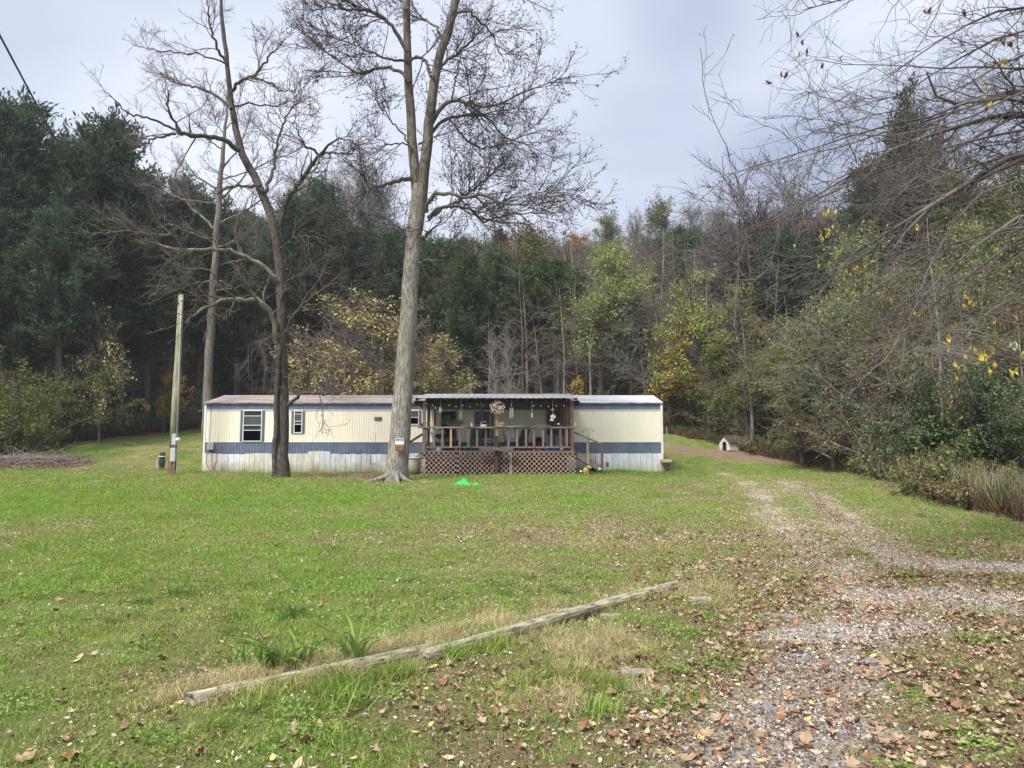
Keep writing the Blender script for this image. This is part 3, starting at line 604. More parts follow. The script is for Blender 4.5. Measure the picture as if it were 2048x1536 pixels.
# ---- pale bare tree behind the home, left
base = ground_pt(415, 40.5); Y2 = base[1]
Lb = [mk([(415,880,11),(414,840,9.6),(414,800,9),(416,760,8.6),(420,680,8),(425,600,7.4),(428,540,6.8),(433,470,6),(437,400,5.6),(443,330,4.6),(450,260,3.2),(456,185,1)], Y2, 0, 30, 'trunk', bk_pale, 12, .03)]
for (x0, y0, x1, y1, r) in [(438,400,520,300,3.2),(440,380,360,310,3),(443,340,500,240,2.6),(446,300,395,240,2.2),(434,460,340,350,3.6),(434,450,560,360,3.4),(432,480,320,430,3),(430,500,540,420,3),(450,260,480,190,1.8),(450,270,425,200,1.8),(428,540,330,520,2.4),(428,530,520,500,2.2),(425,580,500,560,2),(438,410,300,370,2.6),(441,360,570,300,2.4)]:
    Lb.append(mk([(x0,y0,r),((x0+x1)/2+8*np.sign(x1-x0),(y0+y1)/2+8,r*.65),(x1,y1,.7)], Y2, random.uniform(-3,3), 14, 'limb', bk_pale, 6, .08))
t, o, P1, R1 = tree_from_limbs('tree', 'straight pale tree with a fine bare crown just behind the left end of the home', 'tree', base, Lb, None, None, tw_pale)
tw_m2 = M('twig_mauve', (.11,.09,.09), (.19,.16,.16), 2, .9)
finish_twigs(t, o, P1, R1, [(170,.8,2.4,.5,.014,.65,.13,.05,6,4),(1100,.4,1.1,.6,.009,.6,.16,.04,4,3),(3000,.2,.5,.7,.006,.7,.18,.02,3,3)], tw_m2, (2600,.08,bud,'seed_clusters',.5))

# ---- prototypes for the wood
def bare_parts(H, r, n1, n2, n3, ang=.7, clear=.3, up=.05, spread=.36, thin=1.0, lean=.03):
    Tp, Tr = walk(np.array([[0,0,-.3]]), np.array([[0,0,1.]]), [H], [r], [r*.12], 16, lean, .02)
    S, D, rr, tt, _ = sprout(Tp, Tr, n1, clear, .97, ang, .2); L = H * spread * (1.12 - tt) * (.6 + .7*RN.random(n1))
    p1, q1 = walk(S, D, L, np.clip(rr*.5, .02, .2), np.full(n1, .012), 7, .12, up)
    S, D, rr, t2, _ = sprout(p1, q1, n2, .2, .98, .7, .2); p2, q2 = walk(S, D, H*.1*(.5+RN.random(n2)), np.clip(rr*.6, .012*thin, .05), np.full(n2, .008*thin), 5, .15, up*.8)
    S, D, rr, t3, _ = sprout(p2, q2, n3, .15, 1., .6, .25); p3, q3 = walk(S, D, H*.045*(.5+RN.random(n3)), np.full(n3, .009*thin), np.full(n3, .006*thin), 3, .15, up*.5)
    return (Tp, Tr), (p1, q1), (p2, q2), (p3, q3)
def make_bare(nm, H, r, n1, n2, n3, tm, bm=None, leaf=None, **k):
    T, a, b, c = bare_parts(H, r, n1, n2, n3, **k)
    V, Q = tubes(*T, 9); tr = mesh_np('trunk', V, [Q], [bm or bk_forest], True)
    V, Q = joinm([tubes(*a, 5), tubes(*b, 3), tubes(*c, 3)]); cr = mesh_np('crown', V, [Q], [tm], False); out = [('trunk', tr), ('branches', cr)]
    if leaf:
        n, size, lm, asp, clump = leaf; src = c[0]
        if clump:   # leave gaps: whole branches without leaves
            vv = vnoise(src[:, 0, 0]*1.0 + 50, src[:, 0, 2] + src[:, 0, 1]*.7 + 50, H*.09, 3); src = src[vv > clump]
        i = RN.integers(0, len(src), n); kk = RN.integers(0, 3, n); ctr = src[i, kk] + RN.normal(size=(n, 3)) * H * .012
        V, Q = cards(ctr, size, asp, droop=.25); out.append(('leaves', mesh_np('leaves', V, [Q], [lm])))
    return out
def make_cedar(nm, H, r, n1, nc, lm, clear=.12, wid=.2, bm=None, size=.3, shape=1.0, asp=.3):
    Tp, Tr = walk(np.array([[0,0,-.3]]), np.array([[0,0,1.]]), [H], [r], [r*.1], 16, .025, .05)
    S, D, rr, tt, _ = sprout(Tp, Tr, n1, clear, .985, 1.1, .18); q = (tt - clear) / (1 - clear)
    env = np.clip(np.sin(np.pi * np.clip(q*.86 + .16, 0, 1)) ** .8 * (1.15 - .55*q*shape), .05, 2)
    L = H * wid * env * (.6 + .75*RN.random(n1)); p1, q1 = walk(S, D, L, np.clip(rr*.3, .015, .07), np.full(n1, .008), 7, .11, .14)
    S, D, rr, t2, _ = sprout(p1, q1, n1*7, .18, 1., .75, .25, up=.3); p2, q2 = walk(S, D, H*.045*(.5+1.1*RN.random(n1*7)), np.full(n1*7, .01), np.full(n1*7, .006), 4, .18, .06)
    i = RN.integers(0, len(p2), nc); k = RN.integers(0, 3, nc); f = RN.random((nc, 1)); c = p2[i, k]*(1-f) + p2[i, k+1]*f + RN.normal(size=(nc, 3))*H*.006
    dr = unit(p2[i, 3] - p2[i, 0]) + np.array((0, 0, .35)); V, Q = cards(c, size, asp, dr, 1.1)
    tv, tq = tubes(Tp, Tr, 9); bv, bq = joinm([tubes(p1, q1, 4), tubes(p2, q2, 3)])
    return [('trunk', mesh_np('trunk', tv, [tq], [bm or bk_forest], True)), ('branches', mesh_np('branches', bv, [bq], [tw_brown])), ('foliage', mesh_np('foliage', V, [Q], [lm]))]
def make_bush(nm, H, wid, ns, nc, lm, tm=None, size=.12, asp=.6):
    a = RN.random(ns)*6.28; S = np.stack([np.cos(a)*.25, np.sin(a)*.25, 0*a - .1], 1); D = np.stack([np.cos(a)*wid, np.sin(a)*wid, np.ones(ns)], 1)
    p1, q1 = walk(S, D, H*(.6+.5*RN.random(ns)), np.full(ns, .03), np.full(ns, .01), 8, .16, -.02)
    S, D, rr, t2, _ = sprout(p1, q1, ns*14, .15, 1., .8, .3); p2, q2 = walk(S, D, H*.16*(.5+RN.random(ns*14)), np.full(ns*14, .008), np.full(ns*14, .005), 4, .2, .0)
    i = RN.integers(0, len(p2), nc); k = RN.integers(0, 4, nc); V, Q = cards(p2[i, k] + RN.normal(size=(nc, 3))*H*.02, size, asp, droop=.1)
    tv, tq = joinm([tubes(p1, q1, 5), tubes(p2, q2, 3)])
    return [('stems', mesh_np('stems', tv, [tq], [tm or tw_brown])), ('foliage', mesh_np('foliage', V, [Q], [lm]))]
l_cedar = M_leaf('cedar_foliage', [(0,(.035,.07,.05)),(.6,(.075,.125,.08)),(1,(.14,.19,.11))], .3, (.07,.075,.035), .25)
l_pine = M_leaf('dark_green_foliage', [(0,(.05,.095,.05)),(.6,(.095,.16,.075)),(1,(.17,.23,.10))], .3, (.10,.10,.04), .3)
l_olive = M_leaf('olive_foliage', [(0,(.09,.11,.035)),(.5,(.17,.19,.06)),(1,(.28,.28,.10))], .3)
l_ygreen = M_leaf('yellow_green_leaves', [(0,(.16,.20,.07)),(.5,(.28,.33,.11)),(1,(.44,.46,.18))], .35)
l_bright = M_leaf('bright_leaves', [(0,(.17,.22,.06)),(.5,(.32,.36,.09)),(1,(.50,.48,.15))], .4)
l_gold = M_leaf('golden_leaves', [(0,(.30,.19,.03)),(.5,(.5,.34,.06)),(1,(.62,.48,.12))], .35)
l_pyell = M_leaf('pale_yellow_leaves', [(0,(.30,.27,.10)),(.5,(.50,.44,.17)),(1,(.68,.62,.30))], .35)
l_orange = M_leaf('orange_leaves', [(0,(.28,.10,.02)),(1,(.5,.24,.05))], .3)
l_brown = M_leaf('brown_leaves', [(0,(.11,.10,.04)),(.6,(.22,.19,.08)),(1,(.38,.33,.14))], .3)
l_teal = M_leaf('privet_leaves', [(0,(.05,.085,.04)),(.5,(.11,.155,.07)),(1,(.22,.27,.14))], .2)
PR = {}
PR['cedar'] = [make_cedar('cedar', 14, .2, 190, 32000, l_cedar, .30, .16, size=.2, asp=.33), make_cedar('cedar', 14, .22, 170, 30000, l_cedar, .40, .17, size=.2, asp=.33), make_cedar('cedar', 14, .2, 150, 26000, l_cedar, .22, .14, size=.2, asp=.33)]
PR['pine'] = [make_cedar('pine', 14, .22, 160, 30000, l_pine, .38, .2, size=.19, shape=.6, asp=.4), make_cedar('pine', 14, .2, 170, 30000, l_pine, .3, .18, size=.19, shape=.5, asp=.4)]
PR['olive'] = [make_bare('olive', 14, .22, 50, 420, 2000, tw_brown, None, (16000, .17, l_olive, .6, .2), clear=.25)]
PR['ygreen'] = [make_bare('yg', 12, .2, 46, 420, 2200, tw_pale, bk_pale, (15000, .17, l_ygreen, .65, .32), clear=.28, spread=.4), make_bare('yg', 12, .16, 40, 360, 1800, tw_brown, None, (12000, .17, l_ygreen, .6, .38), clear=.2)]
PR['bright'] = [make_bare('br', 10, .16, 46, 400, 2000, tw_brown, None, (13000, .17, l_bright, .6, .35), clear=.15, spread=.42), make_bare('br', 10, .14, 40, 360, 1800, tw_brown, None, (11000, .16, l_olive, .6, .25), clear=.1, spread=.42)]
PR['gold'] = [make_bare('go', 6, .08, 30, 200, 900, tw_brown, None, (3600, .15, l_gold, .7, .3), clear=.1, spread=.42)]
PR['sparse'] = [make_bare('sp', 8, .1, 40, 320, 1800, tw_brown, None, (2700, .13, l_pyell, .7, .35), clear=.1, spread=.55, up=-.01), make_bare('sp', 8, .09, 36, 300, 1600, tw_brown, None, (1300, .13, l_pyell, .7, .4), clear=.12, spread=.5, up=0)]
PR['brown'] = [make_bare('bw', 9, .14, 50, 420, 2400, tw_brown, None, (9000, .12, l_brown, .6, .2), clear=.12, spread=.42, up=-.02), make_bare('bw', 9, .14, 46, 420, 2400, tw_pale, None, (8000, .12, l_olive, .6, .2), clear=.1, spread=.45, up=-.02)]
PR['bare'] = [make_bare('ba', 14, .17, 46, 460, 3200, tw_brown, None, clear=.35, thin=1.3), make_bare('ba', 14, .15, 50, 460, 3200, tw_pale, bk_pale, clear=.3, thin=1.3, spread=.3), make_bare('ba', 14, .17, 46, 420, 3000, tw_m2, None, (900, .14, l_brown, .6, .2), clear=.4, thin=1.3)]
PR['orange'] = [make_bare('or', 12, .16, 40, 300, 1600, tw_brown, None, (7000, .2, l_orange, .7, .2), clear=.2)]
PR['sapling'] = [make_bare('sa', 7, .05, 34, 150, 260, tw_pale, bk_pale, clear=.3, ang=.45, spread=.22, up=.08, thin=1.0), make_bare('sa', 7, .045, 26, 120, 200, tw_brown, None, clear=.2, ang=.5, spread=.25, up=.06)]
PR['pole'] = [make_bare('po', 12, .12, 26, 120, 200, tw_brown, M_bark('bark_light', (.12,.105,.09), (.34,.31,.27), 9), clear=.35, spread=.2, up=-.03, ang=1.1), make_bare('po', 12, .18, 22, 110, 200, tw_brown, None, clear=.2, spread=.2, up=-.02, ang=1.2), make_bare('po', 12, .09, 26, 120, 200, tw_brown, None, clear=.12, spread=.24, up=-.02, ang=1.0)]
PR['privet'] = [make_bush('pv', 5, .55, 26, 26000, l_teal, size=.10, asp=.6), make_bush('pv', 5, .5, 22, 15000, l_olive, size=.11)]
PR['shrub'] = [make_bush('sh', 1.6, .8, 14, 1500, l_olive, size=.10), make_bush('sh', 1.6, .7, 14, 1100, l_brown, size=.10), make_bush('sh', 1.6, .7, 14, 1500, l_teal, size=.09)]
PR['thicket'] = [make_bush('th', 3, .5, 30, 1500, l_brown, size=.1), make_bush('th', 3, .4, 34, 2200, l_olive, size=.1), make_bush('th', 3, .45, 30, 2600, l_teal, size=.1)]
HH = dict(cedar=14, pine=14, olive=14, ygreen=12, bright=10, gold=6, sparse=8, brown=9, bare=14, orange=12, sapling=7, pole=12, privet=5, shrub=1.6, thicket=3)
NM = dict(cedar=('cedar_tree','tree'), pine=('pine_tree','tree'), olive=('leafy_tree','tree'), ygreen=('leafy_tree','tree'), bright=('leafy_tree','tree'), gold=('leafy_tree','tree'), sparse=('leafy_tree','tree'), brown=('leafy_tree','tree'), bare=('bare_tree','tree'), orange=('leafy_tree','tree'), sapling=('sapling','sapling'), pole=('bare_tree','tree'), privet=('bush','bush'), shrub=('shrub','shrub'), thicket=('thicket','thicket'))
for k in PR: HH[k] = max(float(np.percentile([v.co.z for v in me.vertices], 99.7)) for pr in PR[k] for nm, me in pr)
def plant(kind, x, y, h, wf=1.0, label=None, group=None, v=None, rz=None):
    pr = PR[kind]; pr = pr[(v if v is not None else random.randrange(99)) % len(pr)]; z = float(gz(x, y)); n, c = NM[kind]
    t = thing(n, (x, y, z - .05), label, c, group); s = h / HH[kind]; t.scale = (s*wf, s*wf, s); t.rotation_euler = (random.gauss(0,.02), random.gauss(0,.02), random.uniform(0,6.28) if rz is None else rz)
    for nm, me in pr:
        o = link(nm, me, t)
        if nm == 'branches': o['kind'] = 'stuff'
    return t
def plant_px(kind, px, top, Y, wf=1.0, label=None, group=None, v=None):
    x, _, z = ground_pt(px, Y); h = P(px, top, Y)[2] - z; return plant(kind, x, Y, h, wf, label, group, v)
Lw = 'wood left of the mobile home'
TL = [
 ('bright',1555,640,40,1.0,'green leafed tree behind the doghouse trunk',0),
 ('ygreen',1675,470,37,1.0,'yellow-green tree standing behind the pale straight trunks on the right',0),
 ('bright',1770,590,31,.9,'leafy green tree between the straight trunk and the dark bush',1),
 ('ygreen',1905,430,31,1.0,'tall yellow-green tree above the dark green bush on the right',1),
 ('ygreen',1480,500,54,1.0,'pale green tree on the slope above the doghouse',0),
 ('ygreen',1010,470,66,1.1,'olive-yellow tree on the slope above the wreath',1),
 ('orange',1050,445,84,1.1,'rusty tree high on the slope above the porch',0),
 ('cedar',-70,215,42,1.2,'dark cedar at the far left edge of the photograph',0),
 ('cedar',20,205,44,1.05,'tallest dark cedar at the left edge, its tip above the others',1),
 ('cedar',85,262,43,1.2,'dark cedar right beside the tallest one at the left edge',0),
 ('cedar',140,232,46,1.15,'dark cedar with a pointed tip above the wire, left side',2),
 ('cedar',200,240,45,1.15,'cedar with a narrow top rising just left of the bare walnut crown',1),
 ('cedar',240,300,46,1.2,'cedar on the right shoulder of the tall left-hand cedars',0),
 ('cedar',295,352,49,1.2,'lower cedar right of the tall left-hand group, behind the walnut limbs',2),
 ('cedar',350,372,51,1.2,'cedar behind the top of the utility pole',0),
 ('cedar',400,395,53,1.3,'dark cedar behind the straight pale tree',1),
 ('cedar',475,385,52,1.2,'dark cedar behind the crooked trunk of the walnut',2),
 ('cedar',545,405,53,1.2,'dark cedar between the walnut trunk and its right-hand limb',0),
 ('cedar',605,360,55,1.1,'pointed cedar poking above the ridge between the two big trees',1),
 ('cedar',665,410,55,1.25,'cedar left of the big forked tree trunk',0),
 ('cedar',735,430,57,1.25,'cedar directly left of the forked tree, high on the slope',2),
 ('cedar',790,460,56,1.2,'cedar hidden partly by the forked tree trunk',1),
 ('cedar',120,420,40,1.1,'low dark cedar at the front of the left wood',1),
 ('cedar',35,430,39.5,1.2,'low spreading cedar near the brush pile',0),
 ('privet',50,690,37.5,1.2,'dark green shrub behind the brush pile',1),
 ('pine',880,470,55,1.15,'dark green tree just right of the forked trunk',0),
 ('pine',940,505,52,1.15,'dark green tree above the left end of the porch roof',1),
 ('pine',985,500,55,1.15,'dark green tree above the wreath',0),
 ('pine',1040,530,53,1.1,'dark green tree above the middle of the porch roof',1),
 ('olive',1080,462,58,1.1,'tall olive tree with brown-tinged top above the porch',0),
 ('pine',1115,510,53,1.1,'dark green tree left of the big yellow-green one',0),
 ('ygreen',1195,498,51,1.15,'broad yellow-green tree with pale forked limbs above the right end of the home',0),
 ('ygreen',1285,515,54,.9,'slimmer yellow-green tree right of the broad one',1),
 ('bare',1300,560,49,1.2,'bare tree with fanning grey twigs between the yellow-green and the bright trees',1),
 ('bright',1385,548,46,1.1,'bright lime-leaved tree behind the right end of the home',0),
 ('bright',1500,560,45,.9,'tall narrow yellow-green tree left of the dark cedar on the right',0),
 ('bright',1430,690,43,1.25,'full green tree with a drooping crown left of the doghouse',1),
 ('bright',1490,730,41,1.2,'rounded green tree right over the doghouse',1),
 ('gold',1335,668,47,1.3,'golden-leaved small tree at the right end of the home',0),
 ('cedar',1555,470,46,1.15,'dark cedar behind the narrow yellow-green tree on the right',0),
 ('cedar',1610,455,44,1.2,'dark cedar in the middle of the right-hand wood',1),
 ('cedar',1660,500,42,1.1,'dark cedar right of the middle one, seen through twigs',2),
 ('cedar',1805,185,44,1.0,'tallest open-crowned conifer on the right, standing above the wood',2),
 ('cedar',1715,330,48,1.1,'conifer left of the tallest one on the right',0),
 ('cedar',1880,300,42,1.1,'conifer right of the tallest one on the right',1),
 ('bare',1560,300,50,1.1,'bare speckled tree rising above the dark cedars on the right',2),
 ('bare',1650,290,52,1.1,'bare tree between the cedars and the tallest conifer',2),
 ('bare',1950,250,40,1.2,'bare tree behind the right-edge branches',0),
 ('olive',1990,330,36,1.1,'olive leafed tree at the right edge behind the twigs',0),
 ('olive',2070,280,33,1.1,'olive tree beyond the right edge of the frame',0),
 ('brown',1600,640,34.5,1.15,'brownish tree with thin yellowing leaves right of the doghouse',0),
 ('brown',1660,600,32,1.0,'brown twiggy tree with olive leaves at the bend of the drive',1),
 ('brown',1735,575,28.6,1.1,'pale-trunked twiggy tree at the lawn edge above the fallen log',0),
 ('brown',1800,520,30,1.1,'tangled brown tree behind the dark green bush',1),
 ('brown',2010,560,24,1.1,'twiggy brown tree at the right edge behind the bush',0),
 ('privet',1870,690,24,1.05,'big dark green bush at the edge of the lawn on the right',0),
 ('privet',1965,715,22.5,1.05,'right-hand half of the dark green bush, nearer the frame edge',0),
 ('privet',2060,740,21,1.0,'dark bush cut by the right edge of the photograph',0),
 ('sparse',205,596,41,.9,'slim sapling with pale yellow leaves in front of the left wood',1),
 ('sparse',690,585,40,1.35,'spreading shrub-like tree with scattered yellow leaves behind the home, left half',0),
 ('sparse',800,600,41,1.3,'spreading yellow-leaved tree behind the home beside the forked trunk',1),
 ('sparse',885,665,40,1.2,'low yellow-leaved tree behind the left end of the porch roof',0),
 ('sparse',610,640,42,1.0,'thin yellow-leaved tree between the walnut and the forked tree',1),
 ('gold',330,735,45,.9,'small golden tree in the shade right of the yellow sapling',0),
 ('gold',15,760,41,.9,'small golden tree in the shade at the left edge',0),
 ('sapling',995,650,44,1,'left one of two bare white saplings above the wreath',0),
 ('sapling',1021,645,44,1,'right one of two bare white saplings above the wreath',0),
 ('privet',850,720,41,.9,'green shrub behind the roof just right of the forked trunk',1),
 ('gold',1160,755,46,.8,'low golden-green shrub behind the roof at the right end of the porch',0),
]
for kd, px, top, Y, wf, lb, v in TL: plant_px(kd, px, top, Y, wf, lb, None, v)
# trunks and thin trees in the shade of the wood's edge
def free(x, y): return not (abs(x + 3.5) < 12.5 and 29 < y < 38)
def zone(x): return 'left of the home' if x < -14 else 'behind the home' if x < 7 else 'right of the home'
n = 0
while n < 95:
    u = random.uniform(-.8, .8); d = random.uniform(.5, 9); e = float(np.interp(u, EU, ED)); y = e + d; x = u * y
    if not free(x, y) or (u > .5 and d < 5): continue
    plant('pole', x, y, random.uniform(7, 13) * (1 if e > 30 else .7), 1.0, 'thin dark trunk in the shade at the edge of the wood ' + zone(x), 'bare trunks at the edge of the wood ' + zone(x)); n += 1
n = 0
while n < 46:
    u = random.uniform(-.8, .8); d = random.uniform(.0, 3.5); e = float(np.interp(u, EU, ED)); y = e + d; x = u * y
    if not free(x, y): continue
    if u > .35 and random.random() < .55: n += 1; continue
    plant('thicket', x, y, random.uniform(1.6, 3.2) * (1 if e > 30 else .75), 1.2, 'leggy brown thicket of stems at the foot of the wood ' + zone(x), 'thickets at the foot of the wood ' + zone(x)); n += 1
n = 0
while n < 44:
    u = random.uniform(-.8, .8); d = random.uniform(-.2, 1.8); e = float(np.interp(u, EU, ED)); y = e + d; x = u * y
    if not free(x, y): continue
    plant('shrub', x, y, random.uniform(.6, 1.5), 1.1, 'low shrub where the lawn meets the wood ' + zone(x), 'low shrubs at the edge of the wood ' + zone(x)); n += 1
# ridge trees that can be told apart
for kd, px, top, Y, wf, lb, v in [('olive',1345,398,112,1.1,'evergreen tree on the skyline right of the centre',0),('bare',1408,385,116,1.0,'bare tree on the skyline right of the evergreen one',1),('bare',1450,400,116,1.1,'bare tree on the skyline, rightmost before the near twigs',1),
    ('orange',1165,452,104,1.1,'orange tree high on the ridge left of the skyline evergreen',0),('olive',1215,428,112,1.1,'olive tree on the ridge above the orange one',0),('bare',1262,415,114,1.0,'bare twiggy tree on the ridge between the orange and the evergreen tree',0),
    ('bare',660,300,80,1.2,'bare pale tree above the cedars between the two big trees, left one',1),('bare',715,320,82,1.1,'bare pale tree above the cedars between the two big trees, right one',1),('bare',620,330,76,1.1,'bare pale tree behind the pointed cedar',1)]:
    plant_px(kd, px, top, Y, wf, lb, None, v)
# the far wood on the hillside, one mass
def merged(kind, v):
    Vs, Qs, mi, ms, b = [], [], [], [], 0
    for nm, me in PR[kind][v]:
        n = len(me.vertices); V = np.empty(n*3, np.float32); me.vertices.foreach_get('co', V); q = np.empty(len(me.loops), np.int32); me.loops.foreach_get('vertex_index', q)
        Vs.append(V.reshape(-1, 3)); Qs.append(q.reshape(-1, 4) + b); mi.append(np.full(len(q)//4, len(ms))); ms.append(me.materials[0]); b += n
    return bpy.data.objects.new(kind + '_source', mesh_np(kind + '_source', np.concatenate(Vs), [np.concatenate(Qs)], ms, False, np.concatenate(mi)))
def far(kinds, n, y0, y1, f, hs):
    pr = [merged(k, v) for k, v in kinds]; y = y0 + (y1 - y0) * RN.random(n*3); x = (RN.random(n*3)*2 - 1) * .95 * y1; k = np.abs(x) < .9 * y + 4; x, y = x[k], y[k]
    k = f(x, y) & (y > edgeY(x, y) + 7); x, y = x[k][:n], y[k][:n]
    H = hs[0] + (hs[1]-hs[0]) * RN.random(len(x)); s = np.stack([H*1.15, H*1.15, H], 1); return scatter('hillside_wood', pr, np.stack([x, y, gz(x, y) - .2], 1), s, .03)
T_ = lambda x, y: x < 1e9
far([('bare',0),('bare',1),('bare',2),('bare',0)], 620, 54, 128, T_, (.62, .95))
far([('cedar',0),('cedar',1),('pine',0)], 300, 48, 100, lambda x, y: (x < -2) | (x > 16), (.75, 1.1))
far([('pine',0),('olive',0),('cedar',2)], 110, 64, 120, lambda x, y: (x > -6) & (x < 20), (.55, .85))
far([('brown',0),('ygreen',1),('brown',1),('olive',0)], 170, 62, 124, T_, (.65, .95))
far([('pole',0),('pole',1),('pole',2)], 330, 46, 70, T_, (.8, 1.3))
far([('thicket',0),('shrub',1),('thicket',1),('thicket',2)], 900, 40, 75, T_, (.7, 1.5))
# ================================================================= the tree overhanging from the right
tw_near = M('twig_near2', (.05,.042,.04), (.19,.165,.15), 1.2, .85)
bx, by = 12.0, 9.5; base = np.array((bx, by, float(gz(bx, by))))
hub = base + np.array((-.1, 0, 3.2))
def nl(tr, Y, dY=0, K=20, root=True):
    """limb traced over the frame, running back to the trunk that stands outside it"""
    n = len(tr); L = []
    for i, (a, b, r) in enumerate(tr):
        yy = Y + dY * i / (n - 1); p = P(a, b, yy); L.append((*p, .78 * r * yy / F))
    if root:
        q = L[0]; z = min(max(q[2] - .9, base[2] + 1.6), 6.2); s = np.array((bx, by, z)); m = (s + np.array(q[:3])) / 2 + np.array((0, 0, .1)); L = [(*s, q[3]*1.7), (*m, q[3]*1.3)] + L
    q = resample(L, K); nz = np.cumsum(RN.normal(size=(K, 3)), 0) * .022; nz[0] = 0; q[:, :3] += nz; return q[None, :, :3], q[None, :, 3]
T = resample([(bx, by, base[2]-.2, .34), (bx, by, 1, .26), (bx-.1, by, 3, .22), (bx, by+.1, 5, .16), (bx+.1, by, 7, .1), (bx, by, 9.5, .03)], 24)[None]
LN = [([(2150,-70,5),(2048,-35,4.5),(1950,-5,4),(1850,5,3.6),(1780,18,3.2),(1700,28,2.6),(1640,45,1.8),(1580,68,.9)],8,-.6), ([(2150,130,8),(2085,80,7.5),(2048,48,7),(2012,0,5.5),(1990,-70,4)],8,0),
 ([(2048,15,4),(2010,28,3.6),(1960,42,3.2),(1905,75,2.8),(1860,100,2.4),(1790,145,1.6),(1735,185,.9)],7.6,-.5), ([(2160,185,8.5),(2048,168,8),(1995,180,7),(1960,200,6),(1925,212,5),(1872,222,4.4),(1861,190,3.2),(1866,140,2)],8.2,-.4),
 ([(2000,190,5),(1945,202,4),(1850,222,3.4),(1760,248,2.8),(1680,268,2),(1600,282,1.5),(1520,325,1.1),(1425,350,.6)],7.8,-1), ([(2150,238,8),(2048,232,7.5),(1960,256,6.4),(1900,262,5.6),(1850,276,4.8),(1800,300,4),(1740,335,3.2),(1680,372,2.4),(1620,412,1.8),(1480,480,.8)],8.6,-.6),
 ([(2150,290,9),(2048,300,8.5),(2000,335,7.5),(1940,368,6.5),(1880,402,5),(1800,442,4),(1740,480,3),(1690,520,2.4),(1640,590,1.6),(1600,660,.8)],7.6,-.8), ([(2150,310,8),(2048,330,7),(1980,362,6),(1900,402,5),(1830,450,4),(1780,500,3),(1760,570,1.4)],9,.4),
 ([(2150,420,6),(2048,440,5),(2010,480,4.4),(1990,525,3.6),(1935,570,3),(1870,610,2),(1800,680,1)],7,-.5), ([(1950,380,3),(1905,410,2.6),(1890,480,2.4),(1850,560,2.2),(1805,625,2.2),(1795,700,1.8),(1782,785,1)],6.8,0),
 ([(2150,20,4),(2048,60,3),(1960,90,2.4),(1850,190,1.8),(1760,205,1.2),(1690,230,.7)],8.4,.4), ([(2150,170,5),(2048,190,4),(1930,235,3),(1820,260,2.2),(1720,300,1.5),(1600,330,.8)],9.2,.2), ([(2150,280,5),(2048,290,4),(1920,330,3),(1820,370,2.2),(1700,400,1.5),(1560,400,.8)],9.5,.4), ([(2150,140,4),(2048,128,3),(1950,138,2.4),(1850,150,1.8),(1720,140,1.2),(1620,128,.7)],9,.5), ([(2150,455,5),(2048,460,4),(1900,480,3),(1800,530,2.4),(1710,600,1.8),(1640,640,1),(1580,720,.6)],8.8,.3),
 ([(2150,60,3),(2048,90,2.6),(1940,180,2.2),(1860,200,1.6),(1750,215,1.2),(1660,240,.7)],9.4,.6), ([(2150,200,5),(2048,215,4),(1950,300,3.2),(1860,350,2.6),(1760,440,2),(1690,500,1.4),(1640,560,.7)],8.2,-.8),
 ([(2150,520,4),(2048,540,3),(1960,580,2.4),(1860,690,1.6),(1770,740,.8)],7.6,0), ([(2150,250,5),(2048,262,4),(1930,300,3),(1800,330,2.4),(1700,390,1.7),(1560,430,1.1),(1440,520,.6)],8,-.8),
 ([(2150,380,5),(2048,400,4),(1980,430,3),(1880,520,2.2),(1830,600,1.4),(1800,680,.7)],6.6,-.4), ([(2100,650,2.4),(2048,655,2),(1960,640,1.5),(1900,610,1),(1850,590,.6)],6.5,0), ([(2150,120,3.4),(2048,200,2.6),(1900,250,2),(1780,270,1.4),(1650,262,.7)],7.2,-.6)]
tr = thing('overhanging_tree', base, 'near tree reaching in from the right edge with long drooping twigs and few yellow leaves', 'tree'); o = base
V, Q = tubes(T[:, :, :3], T[:, :, 3], 12); link('trunk', mesh_np('trunk', V - o, [Q], [bk_grey], True), tr)
ls = [nl(a, b, c) for a, b, c in LN]
for p, r in ls:
    V, Q = tubes(p, r, 7); link('limb', mesh_np('limb', V - o, [Q], [tw_near], True), tr)
P1 = np.concatenate([l[0] for l in ls]); R1 = np.concatenate([l[1] for l in ls])
def hang(P1, R1):
    S, D, r, tt, _ = sprout(P1, R1, 950, .2, .99, .75, .25); D[:, 0] -= .2; D[:, 2] -= .04
    a = walk(S, D, .35 + 1.05*RN.random(950)**1.3, np.clip(r*.5, .0045, .013), np.full(950, .0022), 10, .17, -.01)
    S, D, r, tt, _ = sprout(*a, 6200, .1, 1, .75, .3); b = walk(S, D, .10 + .42*RN.random(6200), np.clip(r*.6, .0025, .006), np.full(6200, .0016), 6, .18, -.01)
    S, D, r, tt, _ = sprout(*b, 7000, .1, 1, .7, .3); c = walk(S, D, .04 + .16*RN.random(7000), np.full(7000, .0022), np.full(7000, .0014), 4, .2, -.01)
    return a, b, c
a, b_, c_ = hang(P1, R1)
V, Q = tubes(*a, 4); q = link('branches', mesh_np('branches', V - o, [Q], [tw_near]), tr); q['kind'] = 'stuff'
V, Q = joinm([tubes(*b_, 3), tubes(*c_, 3)]); q = link('twigs', mesh_np('twigs', V - o, [Q], [tw_near]), tr); q['kind'] = 'stuff'
